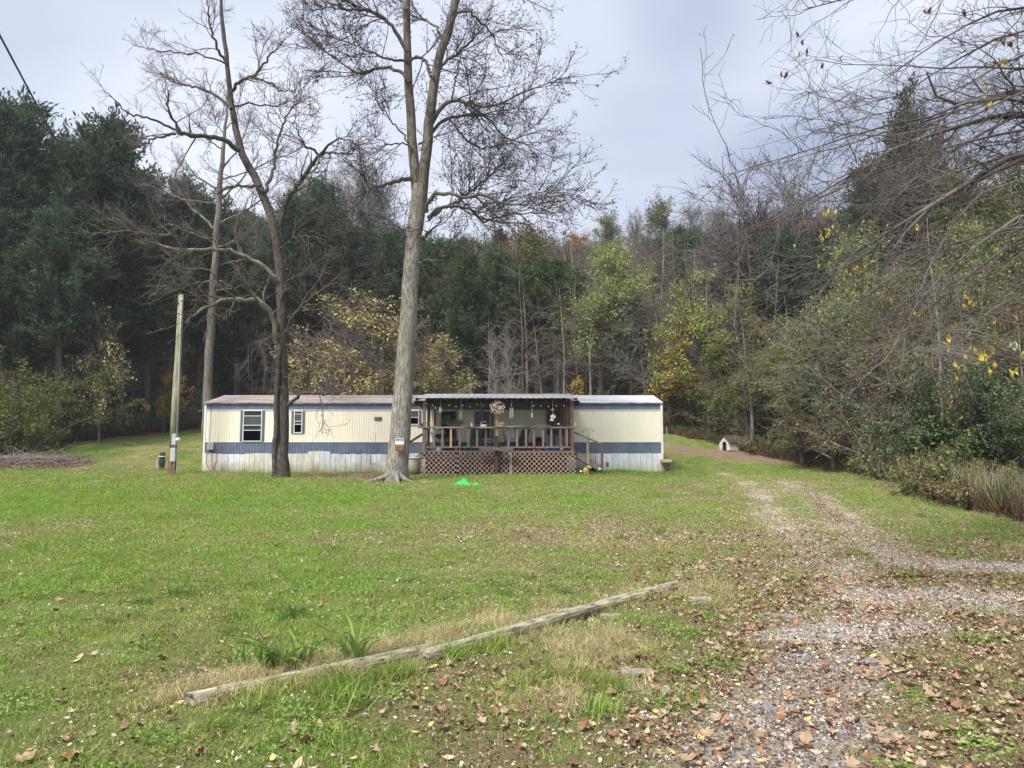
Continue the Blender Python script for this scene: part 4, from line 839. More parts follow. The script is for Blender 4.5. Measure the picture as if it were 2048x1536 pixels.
# buds
i = RN.integers(0, len(c_[0]), 3500); V, Q = cards(c_[0][i, 3], .016, .6); q = link('buds', mesh_np('buds', V - o, [Q], [bud]), tr); q['kind'] = 'stuff'
LY = M_leaf('hanging_yellow_leaf', [(0,(.50,.42,.10)),(1,(.62,.52,.15))], .4); LO = M_leaf('hanging_orange_leaf', [(0,(.5,.30,.08)),(1,(.58,.36,.1))], .4); LB = M_leaf('hanging_brown_leaf', [(0,(.16,.10,.07)),(1,(.22,.14,.1))], .3); LG = M_leaf('hanging_pale_leaf', [(0,(.4,.45,.28)),(1,(.45,.5,.3))], .4)
hm = {k: leaf_mesh('leaf', .085, .036, .9, m_) for k, m_ in dict(y=LY, o=LO, b=LB, g=LG).items()}
HL = [(1650,422,'y',3,7),(1672,430,'y',2,7),(1650,465,'y',4,7),(1660,458,'y',3,7),(1590,487,'y',1,7),(1740,440,'y',2,8),(1760,465,'y',4,8),(1635,520,'y',2,7),(1700,450,'y',1,8),(1835,450,'y',1,7),(1910,475,'y',1,7),(1715,535,'o',6,9),(1690,545,'y',6,9),(1730,520,'y',6,9),(1740,575,'y',4,9),(1675,575,'o',4,9),(1655,600,'o',4,10),(1640,620,'y',4,10),
 (1945,600,'o',3,6),(1932,595,'y',3,6.5),(1988,632,'o',1,5.5),(2035,628,'o',1,5.5),(1832,618,'y',2,7),(1896,668,'o',1,5),(1900,682,'y',1,5),(1937,664,'g',1,5.5),(2020,685,'g',2,5),(2032,682,'g',1,5),(1990,695,'y',2,5),(1968,710,'y',4,5),(1950,722,'y',2,5),(1978,722,'o',3,5),(1938,700,'y',3,5.5),(1852,724,'y',1,5.5),(1866,728,'o',1,5.5),(1905,735,'y',2,5.5),(1917,738,'y',2,5.5),(1917,752,'y',1,5.5),(1825,700,'y',2,6),(1840,705,'y',1,6),(2025,740,'y',3,5),(2042,705,'y',2,5),(1900,795,'y',4,9),(1905,835,'y',3,9),(1940,860,'y',3,9),
 (1602,75,'b',2,7),(1605,100,'b',2,7),(1571,143,'b',1,7),(1563,147,'b',1,7),(1537,160,'b',1,7),(1600,108,'o',1,7),(1857,15,'b',3,7),(1935,18,'b',2,7),(2005,75,'b',2,7),(2015,82,'b',2,7),(1965,118,'b',2,6.5),(1992,112,'b',2,6.5),(2010,118,'o',2,6.5),(1970,160,'o',2,6.5),(1962,175,'g',2,6.5),(1970,212,'o',2,6.5),(1980,215,'b',2,6.5),(1645,125,'b',1,7),(1680,112,'b',1,8)]
stems = []
for px, py, k, n, Y in HL:
    for j in range(n):
        s = random.uniform(.6, 1.0) * (1.0 if Y < 8 else 1.0); p = P(px + random.gauss(0, 7 if n > 1 else 1), py + random.gauss(0, 6 if n > 1 else 1), Y)
        l = link('leaf', hm[k if random.random() < .75 else 'y' if k in 'og' else k], tr); l.location = tuple(p - o - np.array((0,0,.03))); l.rotation_euler = (random.gauss(0,.5), R(80) + random.gauss(0,.45), random.uniform(0,6.28)); l.scale = (s, s, s)
        # each leaf hangs from the nearest twig by its own fine shoot
        al = b_[0].reshape(-1, 3); d = np.linalg.norm(al - p, axis=1); w = al[d.argmin()]; stems.append(np.stack([w, (w + p)/2 + np.array((0,0,.04)), p]))
S = np.array(stems); V, Q = tubes(S, np.full(S.shape[:2], .0016), 3); q = link('shoots', mesh_np('shoots', V - o, [Q], [tw_near]), tr); q['kind'] = 'stuff'
# ================================================================= the mobile home
HX0, HX1, HY0, HY1 = -13.83, 6.74, 32.0, 36.3
ZS, ZB, ZC, ZU, ZE = 1.44, 1.95, 3.39, 3.71, 3.72     # skirt top, lower band top, cream top, eave
zg = .575
def PX(px, Y=32.0): return float(P(px, 850, Y)[0])
def PZ(py, Y=32.0): return float(P(1024, py, Y)[2])
m_cream = M('siding_cream', (.84,.79,.61), (.89,.85,.71), 1.2, .45, .15, 3, (1,1,.3), spots=(3.2, (.52,.44,.26), .60, .95, (1.6,1.6,.12)))
m_blue = M('siding_blue', (.10,.13,.19), (.155,.19,.26), 2.0, .5, 0, spots=(5, (.25,.29,.36), .60, .82, (1,1,.3)))
m_roof = M('roof_coating', (.22,.165,.15), (.50,.46,.45), .5, .6, .3, 4, (.35,2.5,1), lo=.4, hi=.62, spots=(3, (.14,.10,.085), .62, .75))
m_roofb = M('roof_rusty', (.19,.14,.125), (.46,.41,.39), .9, .7, .3, 4, (.5,2.5,1), lo=.35, hi=.68, spots=(2.5, (.08,.05,.04), .6, .75)); m_roofw = M('roof_white', (.42,.40,.40), (.66,.65,.67), .8, .55, .3, 4, (.35,2.5,1), lo=.3, hi=.55, spots=(6, (.16,.13,.12), .66, .75))
m_white = M('trim_white', (.72,.72,.70), (.80,.80,.78), 6, .5)
m_shut = M('shutter', (.10,.135,.18), (.13,.165,.21), 9, .6)
m_dark = M('interior_dark', (.02,.018,.017), (.035,.03,.028), 3, .9)
m_black = M('black_plastic', (.012,.012,.013), (.03,.03,.03), 12, .5)
m_grey = M('painted_grey_metal', (.38,.40,.40), (.48,.50,.50), 5, .5)
m, t, b = new_mat('window_glass'); b.inputs['Base Color'].default_value = (.025,.03,.032,1); b.inputs['Roughness'].default_value = .12; b.inputs['Alpha'].default_value = .72; m_glass = m
m_screen = M('window_screen', (.05,.055,.055), (.085,.09,.09), 2, .6)
def skirt_mat(name, top, low, moss):
    m, t, b = new_mat(name); b.inputs['Roughness'].default_value = .55
    n = noise(t, 3, 5, .65, (1,1,.35), 'World'); col = ramp(t, n.outputs['Fac'], [(.35, low), (.62, top)]).outputs[0]
    g = t.nodes.new('ShaderNodeNewGeometry'); s = t.nodes.new('ShaderNodeSeparateXYZ'); t.links.new(g.outputs['Position'], s.inputs[0])
    n2 = noise(t, 2.2, 5, .7, (1,1,.5), 'World'); a = t.nodes.new('ShaderNodeMath'); a.operation = 'MULTIPLY_ADD'; t.links.new(n2.outputs['Fac'], a.inputs[0]); a.inputs[1].default_value = -.9; t.links.new(s.outputs['Z'], a.inputs[2])
    k = ramp(t, a.outputs[0], [(.12, 1.), (.62, 0.)]); k.color_ramp.elements[0].position = .1
    col = mixc(t, k.outputs[0], col, moss); t.links.new(col, b.inputs['Base Color']); return m
SKM = [skirt_mat('skirt_pink', (.82,.76,.68), (.74,.65,.57), (.42,.36,.22)), skirt_mat('skirt_grey', (.74,.75,.74), (.48,.49,.48), (.26,.26,.12)), skirt_mat('skirt_tan', (.72,.71,.62), (.52,.51,.42), (.27,.26,.12)),
       skirt_mat('skirt_pale_blue', (.62,.70,.72), (.52,.58,.57), (.33,.34,.14)), skirt_mat('skirt_white', (.80,.81,.84), (.62,.64,.68), (.45,.43,.22))]
home = thing('mobile_home', (HX0, HY0, zg), 'long cream and blue metal mobile home with a worn low roof and pale skirting', 'mobile home')
def ribbed(x0, x1, z0, z1, pitch, depth, y=HY0, front=-1):
    """vertical ribs: real folds in the sheet"""
    n = max(1, int(round((x1 - x0) / pitch))); p = (x1 - x0) / n; pr = []
    for i in range(n):
        a = x0 + i * p; pr += [(a, 0), (a + p*.12, depth), (a + p*.42, depth), (a + p*.54, 0)]
    pr.append((x1, 0)); q = MB(); V = [(x, y + front*d, z) for x, d in pr for z in (z0, z1)]
    q.add(V, [(2*i, 2*i+2, 2*i+3, 2*i+1) for i in range(len(pr)-1)]); return q
wins = [(PX(486.5), PX(524.5), PZ(883), PZ(820.5)), (PX(588), PX(605), PZ(866), PZ(821.5)), (PX(805), PX(838), PZ(849.5), PZ(820.5)), (PX(947), PX(982), PZ(878), PZ(822)), (PX(882), PX(913), ZB - .3, PZ(822)), (PX(1091), PX(1129), ZB - .25, PZ(820))]
cuts = sorted(wins)
X = HX0
for (a, b_, z0, z1) in cuts:
    ribbed(X, a, ZB, ZC, .105, .012).build('siding_panel', m_cream, home)
    if z0 > ZB: ribbed(a, b_, ZB, z0, .105, .012).build('siding_panel', m_cream, home)
    if z1 < ZC - .02: ribbed(a, b_, z1, ZC, .105, .012).build('siding_panel', m_cream, home)
    X = b_
ribbed(X, HX1, ZB, ZC, .105, .012).build('siding_panel', m_cream, home)
X = HX0
for (a, b_, z0, z1) in cuts[-0:]:
    if z0 < ZB:
        ribbed(X, a, ZS, ZB, .14, .016).build('lower_band', m_blue, home); ribbed(a, b_, ZS, z0, .14, .016).build('lower_band', m_blue, home); X = b_
ribbed(X, HX1, ZS, ZB, .14, .016).build('lower_band', m_blue, home)
for i in range(5):
    a = HX0 + (HX1-HX0)*i/5; b_ = HX0 + (HX1-HX0)*(i+1)/5; ribbed(a, b_, ZC + .01, ZE - .01, .12, .012).build('upper_band', m_blue, home)
for z, h, mm in ((ZB, .022, m_white), (ZC, .03, m_white)): 
    q = MB(); X = HX0
    for (a, b_, z0, z1) in cuts + [(HX1, HX1, 0, 0)]:
        if z == ZC or a == HX1 or z0 < z: q.box(X, a, HY0-.03, HY0-.017, z - h/2, z + h/2); X = b_ if z != ZC else a
    q.build('trim_strip', mm, home)
q = MB().box(HX0-.03, HX0+.05, HY0-.028, HY0+.05, ZS, ZE); q.box(HX1-.05, HX1+.05, HY0-.028, HY0+.05, ZS, ZE); q.build('corner_trim', m_white, home)
# end walls, back, floor, inside
q = MB().box(HX0, HX0+.05, HY0+.05, HY1, ZS, ZE); q.box(HX1-.05, HX1, HY0+.05, HY1, ZS, ZE); q.add([(HX0+.01,HY0,ZE),(HX0+.01,HY1,ZE),(HX0+.01,(HY0+HY1)/2,ZE+.46)],[(0,1,2)]); q.add([(HX1-.01,HY0,ZE),(HX1-.01,HY1,ZE),(HX1-.01,(HY0+HY1)/2,ZE+.46)],[(0,1,2)]); q.build('end_wall', m_cream, home)
MB().box(HX0+.05, HX1-.05, HY1-.05, HY1, ZS, ZE).build('back_wall', m_cream, home)
MB().box(HX0+.05, HX1-.05, HY0+.02, HY1-.05, ZS-.05, ZS+.1).build('floor', m_dark, home)
q = MB(); q.box(HX0+.06, HX1-.06, HY0+2.2, HY0+2.25, ZS+.1, ZE-.1); q.box(HX0+.06, HX1-.06, HY0+.02, HY0+2.2, ZC+.05, ZC+.08); q.build('inner_wall', m_dark, home)
# roof: shallow gable of lapped sheets
ym = (HY0+HY1)/2; zr = ZE + .50
for i in range(17):
    a = HX0 - .06 + (HX1-HX0+.12)*i/17; b_ = HX0 - .06 + (HX1-HX0+.12)*(i+1)/17; q = MB(); e = .004*(i % 2)
    q.add([(a,HY0-.07,ZE+.005+e),(b_+.02,HY0-.07,ZE+.005+e),(b_+.02,ym,zr+e),(a,ym,zr+e),(a,HY1+.07,ZE+.005+e),(b_+.02,HY1+.07,ZE+.005+e)], [(0,1,2,3),(3,2,5,4)])
    q.add([(a,HY0-.07,ZE-.045),(b_,HY0-.07,ZE-.045),(b_,HY0-.07,ZE+.003),(a,HY0-.07,ZE+.003)],[(0,1,2,3)])
    q.build('roof_sheet', (m_roofb if i < 7 else m_roof if i < 11 else m_roofw), home)
MB().box(HX0-.06, HX1+.06, HY0-.085, HY0-.072, ZE-.05, ZE-.005).build('eave_strip', M('eave_dark', (.07,.06,.055), (.3,.29,.28), 3, .6, stretch=(1,1,1)), home)
# skirting, panel by panel
x = HX0 - .04; rs = random.Random(5)
spec = [(PX(447),0,.30),(PX(470),1,.24),(PX(492),1,.24),(PX(540),2,.235),(PX(640),2,.26),(PX(662),3,.26),(PX(785),1,.24),(PX(1155),2,.25),(PX(1190),2,.25),(HX1+.04,4,.245)]
for xe, mi, wd in spec:
    n = max(1, round((xe - x)/wd)); wd = (xe - x)/n
    for i in range(n):
        if PX(852) < x + (i+.5)*wd < PX(1135): continue     # no skirting behind the porch
        a = x + i*wd; top = ZS + rs.uniform(-.01,.012) + (.1 if mi == 3 or (xe == spec[4][0] and i > n-3) else 0) - (.02 if mi == 1 else 0); y = HY0 - .035 - rs.uniform(0,.012) - (.02 if mi == 3 else 0); bt = zg - .12
        q = MB().box(a+.004, a+wd-.006, y, y+.012, bt, top); q.box(a+.004, a+.026, y-.010, y-.0005, bt, top-.004)
        if rs.random() < .5: q.box(a+wd*.5-.004, a+wd*.5+.004, y-.005, y-.0005, bt, top-.004)
        q.build('skirt_panel', SKM[mi], home)
    x = xe
q = MB().box(HX0-.03, HX0, HY0, HY1, zg-.2, ZS); q.box(HX1, HX1+.03, HY0, HY1, zg-.2, ZS); q.box(HX0, HX1, HY1-.03, HY1, zg-.2, ZS); q.build('skirt_side', SKM[4], home)
# access hatch on the skirting, vents, patches
xa, xb, za, zb = PX(742), PX(753), PZ(928), PZ(908); w = .012; y = HY0-.062
q = MB(); q.box(xa, xb, y, y+.008, za, za+w); q.box(xa, xa+w, y-.002, y+.007, za, zb); q.build('hatch_edge', m_black, home)
q = MB().box(PX(749), PX(763), HY0-.05, HY0-.014, PZ(840.5), PZ(834)); v = q.build('vent', m_black, home)
q = MB(); [q.box(PX(750), PX(762), HY0-.062, HY0-.051, PZ(840.5)+.02+i*.035, PZ(840.5)+.03+i*.035) for i in range(4)]; q.build('louver', m_grey, v) if v.parent is None else None
ORG[v.name] = ORG[home.name]
q.build('louver', m_grey, v)
MB().box(PX(1210.5), PX(1216), HY0-.075, HY0-.052, PZ(932.5), PZ(925)).build('vent', m_shut, home)
# shutters + windows
def shutter(x0, x1, z0, z1):
    q = MB().box(x0, x1, HY0-.045, HY0-.014, z0, z1); n = int((z1-z0)/.06)
    for i in range(n): q.box(x0+.015, x1-.015, HY0-.052, HY0-.0455, z0+.03+i*(z1-z0-.05)/n, z0+.055+i*(z1-z0-.05)/n)
    q.build('shutter', m_shut, home)
def window(x0, x1, z0, z1, bars, panes, fw=.035):
    q = MB(); y0, y1 = HY0-.055, HY0-.01
    q.box(x0, x0+fw, y0, y1, z0, z1); q.box(x1-fw, x1, y0, y1, z0, z1); q.box(x0+fw, x1-fw, y0-.004, y1, z0, z0+fw); q.box(x0+fw, x1-fw, y0-.004, y1, z1-fw, z1)
    for z in bars: q.box(x0+fw, x1-fw, y0+.006, y1, z-.014, z+.014)
    f = q.build('window', m_white, home); ORG[f.name] = ORG[home.name]
    for a, b_, mm in panes: MB().box(x0+fw, x1-fw, HY0-.028, HY0-.022, a, b_).build('pane', mm, f)
    return f
a, b_, z0, z1 = wins[0]; shutter(a-.12, a-.005, z0, z1); shutter(b_+.005, b_+.10, z0, z1); bz = [PZ(832), PZ(850.5), PZ(860.5)]
window(a, b_, z0, z1, bz, [(bz[0]+.014, z1-.035, m_glass), (bz[1]+.014, bz[0]-.014, m_screen), (bz[2]+.014, bz[1]-.014, m_glass)])
a, b_, z0, z1 = wins[1]; shutter(a-.11, a-.005, z0-.01, z1); shutter(b_+.005, b_+.09, z0-.01, z1); bz = [PZ(828), PZ(842.5), PZ(848.5)]
w2 = window(a, b_, z0, z1, bz, [(bz[0]+.014, z1-.035, m_glass), (bz[1]+.014, bz[0]-.014, m_screen), (bz[2]+.014, bz[1]-.014, m_glass)])
a, b_, z0, z1 = wins[2]; shutter(b_+.005, b_+.09, z0, z1); shutter(a-.10, a-.005, z0, z1); bz = [PZ(835)]
window(a, b_, z0, z1, bz, [(bz[0]+.014, z1-.035, m_screen)])
a, b_, z0, z1 = wins[3]; window(a, b_, z0, z1, [(z0+z1)/2], [(z0+.035, (z0+z1)/2-.014, m_glass), ((z0+z1)/2+.014, z1-.035, m_glass)]); shutter(b_+.005, b_+.11, z0, z1)
# doors
for (a, b_, z0, z1), mm in ((wins[4], m_dark), (wins[5], m_screen)):
    q = MB(); q.box(a, a+.06, HY0-.05, HY0, z0, z1); q.box(b_-.06, b_, HY0-.05, HY0, z0, z1); q.box(a+.06, b_-.06, HY0-.05, HY0, z1-.06, z1); q.box(a+.06, b_-.06, HY0-.045, HY0-.02, z0, z0+.5); q.box(a+.06, b_-.06, HY0-.045, HY0-.02, z0+.95, z0+1.0)
    f = q.build('door', m_shut if mm is m_dark else M('storm_door', (.36,.37,.40), (.44,.45,.48), 4, .5), home); ORG[f.name] = ORG[home.name]
    MB().box(a+.06, b_-.06, HY0-.03, HY0-.024, z0+.5, z0+.95).build('pane', mm, f); MB().box(a+.06, b_-.06, HY0-.03, HY0-.024, z0+1.0, z1-.06).build('pane', mm, f)
    MB().box(b_-.14, b_-.10, HY0-.075, HY0-.046, z0+.85, z0+.97).build('handle', m_grey, f)

cb = MB(); cb.box(PX(590), PX(597), HY0-.02, HY0+.04, PZ(841.5), PZ(835)); cb.box(PX(589.5), PX(598), HY0-.022, HY0+.02, PZ(833.5), PZ(832)); tag(cb.build('cardboard_box', M('cardboard', (.46,.33,.22), (.56,.42,.30), 5, .9)), 'small brown cardboard box leaning in the narrow window behind the walnut trunk', 'box')
# phone box with cables
q = MB().box(PX(418.3), PX(430.7), HY0-.14, HY0-.03, PZ(899.5), PZ(887)); q.prism([(PX(418.3),PZ(887)),(PX(430.7),PZ(887)),(PX(429),PZ(885)),(PX(420),PZ(885))], HY0-.14, HY0-.03)
ub = q.build('utility_box', m_grey, bevel=.015); tag(ub, 'grey utility box on the blue band at the left end of the home', 'utility box')
cab = M('cable_black', (.03,.03,.03), (.05,.05,.05), 5, .6); cabt = M('cable_tan', (.28,.20,.15), (.34,.25,.19), 5, .6)
def cable(pxs, Y, r, label, cat='cable', mat=cab, name='cable'):
    pts = resample([tuple(P(a, b, Y if not hasattr(Y, '__len__') else Y[i])) for i, (a, b) in enumerate(pxs)], 26); o = MB().tube(pts, r, 6).build(name, mat); return tag(o, label, cat)
cable([(422,806),(420.5,840),(417.5,886)], HY0-.05, .009, 'thin dark cable running down from the eave to the grey utility box')
cable([(421,899),(413,908),(412,925),(416,936)], HY0-.07, .012, 'left tan cable looping down from the grey utility box', mat=cabt); cable([(424,899),(423.5,915),(424,937)], HY0-.07, .009, 'middle cable hanging straight down from the grey utility box')
cable([(429,899),(434,908),(433,922),(428,932),(425,938)], HY0-.07, .012, 'right tan cable looping down from the grey utility box', mat=cabt)
MB().tube([(PX(748), HY0-.02, PZ(867)),(PX(751), HY0-.02, PZ(867)),(PX(751), HY0-.02, PZ(884))], .004, 4).build('seam', m_shut, home)

# ================================================================= the porch
YF = 29.2
def QX(px, Y=YF): return float(P(px, 850, Y)[0])
def QZ(py, Y=YF): return float(P(1000, py, Y)[2])
wd_new = M('wood_new', (.50,.31,.16), (.60,.40,.23), 4, .8, .2, 30, (3,3,.4)); wd = [M('wood_grey', (.16,.125,.10), (.27,.215,.18), 9, .9, .5, 30, (3,3,.3)), M('wood_brown', (.13,.08,.055), (.22,.145,.10), 9, .9, .5, 30, (3,3,.3)), M('wood_pinkish', (.21,.15,.125), (.32,.24,.205), 9, .9, .5, 30, (3,3,.3))]
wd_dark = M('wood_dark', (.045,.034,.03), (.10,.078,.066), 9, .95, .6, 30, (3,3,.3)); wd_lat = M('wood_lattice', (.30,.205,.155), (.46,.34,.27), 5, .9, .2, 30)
wd_rail = M('wood_rail', (.34,.26,.16), (.50,.40,.27), 5, .9, .4, 30, (.3,3,3)); m_red = M('wood_red', (.26,.11,.06), (.34,.16,.09), 6, .8)
wd_deck = M('wood_deck', (.10,.08,.07), (.18,.145,.125), 6, .9)
x0, x1 = QX(842), QX(1149); zf = QZ(901.5); porch = thing('porch', ((x0+x1)/2, YF, float(gz((x0+x1)/2, YF))), 'weathered wooden porch with lattice skirt, railing and corrugated metal roof', 'porch')
gzp = float(gz(0, YF)) - .03; YB = HY0 - .07; zt = QZ(853.5)
n = 44
for i in range(n):
    a = x0 + (x1-x0)*i/n; MB().box(a+.003, a+(x1-x0)/n-.003, YF+.02, YB, zf-.035, zf-rs.uniform(0,.004)).build('deck_board', wd_deck, porch)
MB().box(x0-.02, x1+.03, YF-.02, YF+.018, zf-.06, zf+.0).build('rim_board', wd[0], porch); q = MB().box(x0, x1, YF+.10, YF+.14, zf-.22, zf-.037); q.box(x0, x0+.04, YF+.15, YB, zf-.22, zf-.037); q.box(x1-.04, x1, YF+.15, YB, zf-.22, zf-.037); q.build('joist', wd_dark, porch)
zr0 = QZ(796, YF-.25); slope = (4.20 - zr0) / (33.1 - (YF-.25))
def rz_(y): return zr0 + slope*(y - (YF-.25))
# posts
def post(px, Y, w, zb, ztop, mat, nm='post'):
    x = float(P(px, 850, Y)[0]); return MB().box(x-w/2, x+w/2, Y-w/2, Y+w/2, zb, ztop).build(nm, mat, porch)
post(848.5, YF+.05, .13, gzp+.9, rz_(YF)-.14, wd[0]); post(994, YF+.05, .12, zf, rz_(YF)-.14, M('wood_orange', (.36,.20,.12), (.48,.29,.18), 6, .85)); post(1144, YF+.05, .13, gzp+.9, rz_(YF)-.14, wd[1])
for px, Y, w, mm in [(857,30.6,.11,wd_dark),(870,31.8,.10,wd[1]),(1133,31.8,.12,m_red),(1139,30.6,.11,wd[1]),(1107.5,31.85,.10,wd_dark)]: post(px, Y, w, zf, rz_(Y)-.14, mm)
# rails
ym_ = YF+.05
for a, b_, mm in [(x0-.12, QX(868), wd[0]), (QX(868)+.003, QX(921), wd_rail), (QX(921)+.003, QX(990), M('wood_tan', (.42,.27,.17), (.52,.36,.24), 5, .85)), (QX(990)+.003, x1+.12, wd[2])]:
    MB().box(a, b_, ym_-.10, ym_+.09, zt-.055+rs.uniform(-.006,.006), zt).build('hand_rail', mm, porch)
for xx in (x0-.0, x1-.09):
    MB().box(xx, xx+.09, ym_+.10, YB, zt-.05, zt-.005).build('hand_rail', wd[0], porch); MB().box(xx+.02, xx+.06, ym_+.10, YB, zf+.14, zf+.2).build('bottom_rail', wd[0], porch)
    for k in range(5): MB().box(xx+.02, xx+.055, 29.7+k*.47, 29.79+k*.47, zf+.2, zt-.055).build('baluster', wd[k % 3], porch)
MB().box(QX(853), QX(990), ym_-.03, ym_+.02, QZ(895.5), QZ(892.5)).build('bottom_rail', wd[0], porch); MB().box(QX(998), QX(1140), ym_-.03, ym_+.02, QZ(896), QZ(893)).build('bottom_rail', wd[2], porch)
for i, px in enumerate([868.3,885,902,919.5,937,954.3,971.5,1017,1034,1052,1068,1086,1102.6,1121,1133]):
    wb = .088 if i != 2 else .085; x = QX(px) ; mm = wd_new if i == 2 else wd[(0,2,0,0,2,2,1,0,2,2,0,2,2,1,2)[i]]
    MB().box(x-wb/2, x+wb/2, ym_-.068, ym_-.032, QZ(895.5), zt-.06).build('baluster', mm, porch)
for px in (871, 912, 920, 1068): x = QX(px); MB().box(x-.03, x+.03, ym_-.02, ym_+.02, zf, QZ(895.8)).build('block', wd[0], porch)
# lattice
zl0, zl1 = gzp - .02, zf - .065
for k, (a, b_) in enumerate([(x0-.01, QX(915)), (QX(915), QX(1024)), (QX(1024), x1+.04)]):
    lp_ = thing('lattice_panel', ((a+b_)/2, YF-.04, zl0), None, None); lp_.parent = porch; o0 = ORG[porch.name]; lp_.location = tuple(np.array(ORG[lp_.name]) - np.array(o0))
    h = zl1 - zl0; W_ = b_ - a - .01; d = .196; s = -h
    while s < W_:
        for sg in (0, 1):
            # 45 degree strip from (s,0) to (s+h,h), clipped to the panel
            u0, u1 = max(s, 0), min(s+h, W_)
            if u1 - u0 < .05: continue
            p0 = (u0, u0 - s); p1 = (u1, u1 - s)
            if sg: p0 = (W_ - p0[0], p0[1]); p1 = (W_ - p1[0], p1[1])
            y = YF-.05 + sg*.010; MB().beam((a+.005+p0[0], y, zl0+p0[1]), (a+.005+p1[0], y, zl0+p1[1]), .009, .034, (0,0,1)).build('lattice_strip', wd_lat, lp_)
        s += d
MB().box(QX(1019), QX(1024.5), YF-.085, YF-.062, zl0, zl1).build('batten', wd_lat, porch)
# roof of the porch
rx0, rx1 = QX(826, YF-.25), QX(1159, YF-.25)
m_tin = M('roof_tin', (.52,.50,.49), (.68,.66,.65), 2.5, .45, .2, 6, (2,.4,1), metal=.25, spots=(4, (.30,.25,.22), .58, .72))
m_tin_shade = M('tin_underside_shade', (.03,.027,.025), (.06,.055,.05), 3, .7)  # near-black underside: deep shade beneath the porch roof painted into the sheet
ns = 9
for i in range(ns):
    a = rx0 + (rx1-rx0)*i/ns; b_ = rx0 + (rx1-rx0)*(i+1)/ns; q = MB(); pr = []
    k = 3
    for j in range(k):
        c = a + (b_-a)*j/k; w = (b_-a)/k; pr += [(c, 0), (c+w*.38, 0), (c+w*.46, .022), (c+w*.54, .022), (c+w*.62, 0)]
    pr.append((b_+.0, 0)); V = []
    for x, dz in pr:
        for y in (YF-.25, 33.1): V.append((x, y, rz_(y)+dz+.003*(i % 2)))
    q.add(V, [(2*j, 2*j+2, 2*j+3, 2*j+1) for j in range(len(pr)-1)]); V2 = [(x, y, z-.006) for x, y, z in V]; MB().add(V2, [(2*j, 2*j+1, 2*j+3, 2*j+2) for j in range(len(pr)-1)]).build('roof_underside', m_tin_shade, porch)
    q.add([V[2*j] for j in range(len(pr))] + [V2[2*j] for j in range(len(pr))], [(j, j+len(pr), j+1+len(pr), j+1) for j in range(len(pr)-1)])
    q.build('roof_sheet', m_tin, porch)
for i in range(17):
    x = rx0 + .1 + (rx1-rx0-.2)*i/16; MB().beam((x, YF-.22, rz_(YF-.22)-.062), (x, 31.9, rz_(31.9)-.062), .04, .10).build('rafter', wd_dark, porch)  # rafters in dark wood, their colour carries the shade under the roof
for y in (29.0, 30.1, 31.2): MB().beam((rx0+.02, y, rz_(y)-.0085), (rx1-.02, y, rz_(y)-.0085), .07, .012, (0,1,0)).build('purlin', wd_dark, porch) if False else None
MB().box(x0-.30, x1+.22, YF+.0, YF+.045, rz_(YF)-.33, rz_(YF)-.12).build('header_beam', M('wood_header_shade', (.018,.014,.012), (.04,.032,.028), 6, .9), porch); MB().box(x0, x1, 31.84, 31.88, rz_(31.86)-.28, rz_(31.86)-.115).build('header_beam', wd_dark, porch)  # front header near-black: shadow of the roof overhang put into its colour
q = MB(); q.beam((QX(836), YF+.1, rz_(YF)-.16), (QX(848), YF+.1, rz_(YF)-.52), .04, .09); q.build('brace', wd_dark, porch)
MB().box(rx0+.02, rx0+.05, YF-.2, 31.9, rz_(YF)-.13, rz_(YF)-.04).build('side_fascia', wd_dark, porch) if False else None
# stairs right
def stairs(xa, za, xb, zb, name_label, yA, yB, posts):
    st_ = thing('porch_stairs', ((xa+xb)/2, yA, zg), name_label, 'stairs'); w = wd_dark
    for y in (yA, yB): MB().beam((xa, y, za), (xb, y, zb), .045, .24).build('stringer', wd[0] if y == yA else wd_dark, st_)
    n = 5
    for i in range(n):
        f = (i+.7)/n; x = xa + (xb-xa)*f; z = za + (zb-za)*f + .10; MB().box(x-.13, x+.13, yA+.03, yB-.03, z-.02, z+.02).build('tread', wd[i % 3], st_)
    return st_
s1 = stairs(x1+.02, QZ(908), QX(1203), QZ(938), 'wooden steps with a sloping handrail at the right end of the porch', 29.5, 30.5, None)
sx = lambda px: QX(px, 29.45); sz = lambda py: QZ(py, 29.45)
MB().beam((sx(1146), 29.45, sz(864)), (sx(1204), 29.45, sz(888.5)), .05, .07).build('hand_rail', M('wood_olive', (.15,.125,.08), (.24,.2,.14), 8, .9), s1)
MB().box(sx(1173), sx(1178), 29.4, 29.47, sz(928), sz(877)).build('newel_post', M('wood_olive2', (.28,.22,.14), (.42,.34,.22), 5, .9), s1); MB().box(sx(1201), sx(1205.5), 29.4, 29.49, sz(936), sz(887.5)).build('newel_post', M('wood_maroon', (.14,.075,.06), (.20,.12,.10), 5, .9), s1)
s2 = stairs(x0-.03, QZ(908), QX(806), QZ(938), 'wooden steps at the left end of the porch, half hidden by the white tub', 30.4, 31.3, None)
MB().beam((float(P(845,868,30.3)[0]), 30.35, QZ(868,30.3)), (float(P(806,889,30.3)[0]), 30.35, QZ(893,30.3)), .05, .10).build('hand_rail', wd_dark, s2)
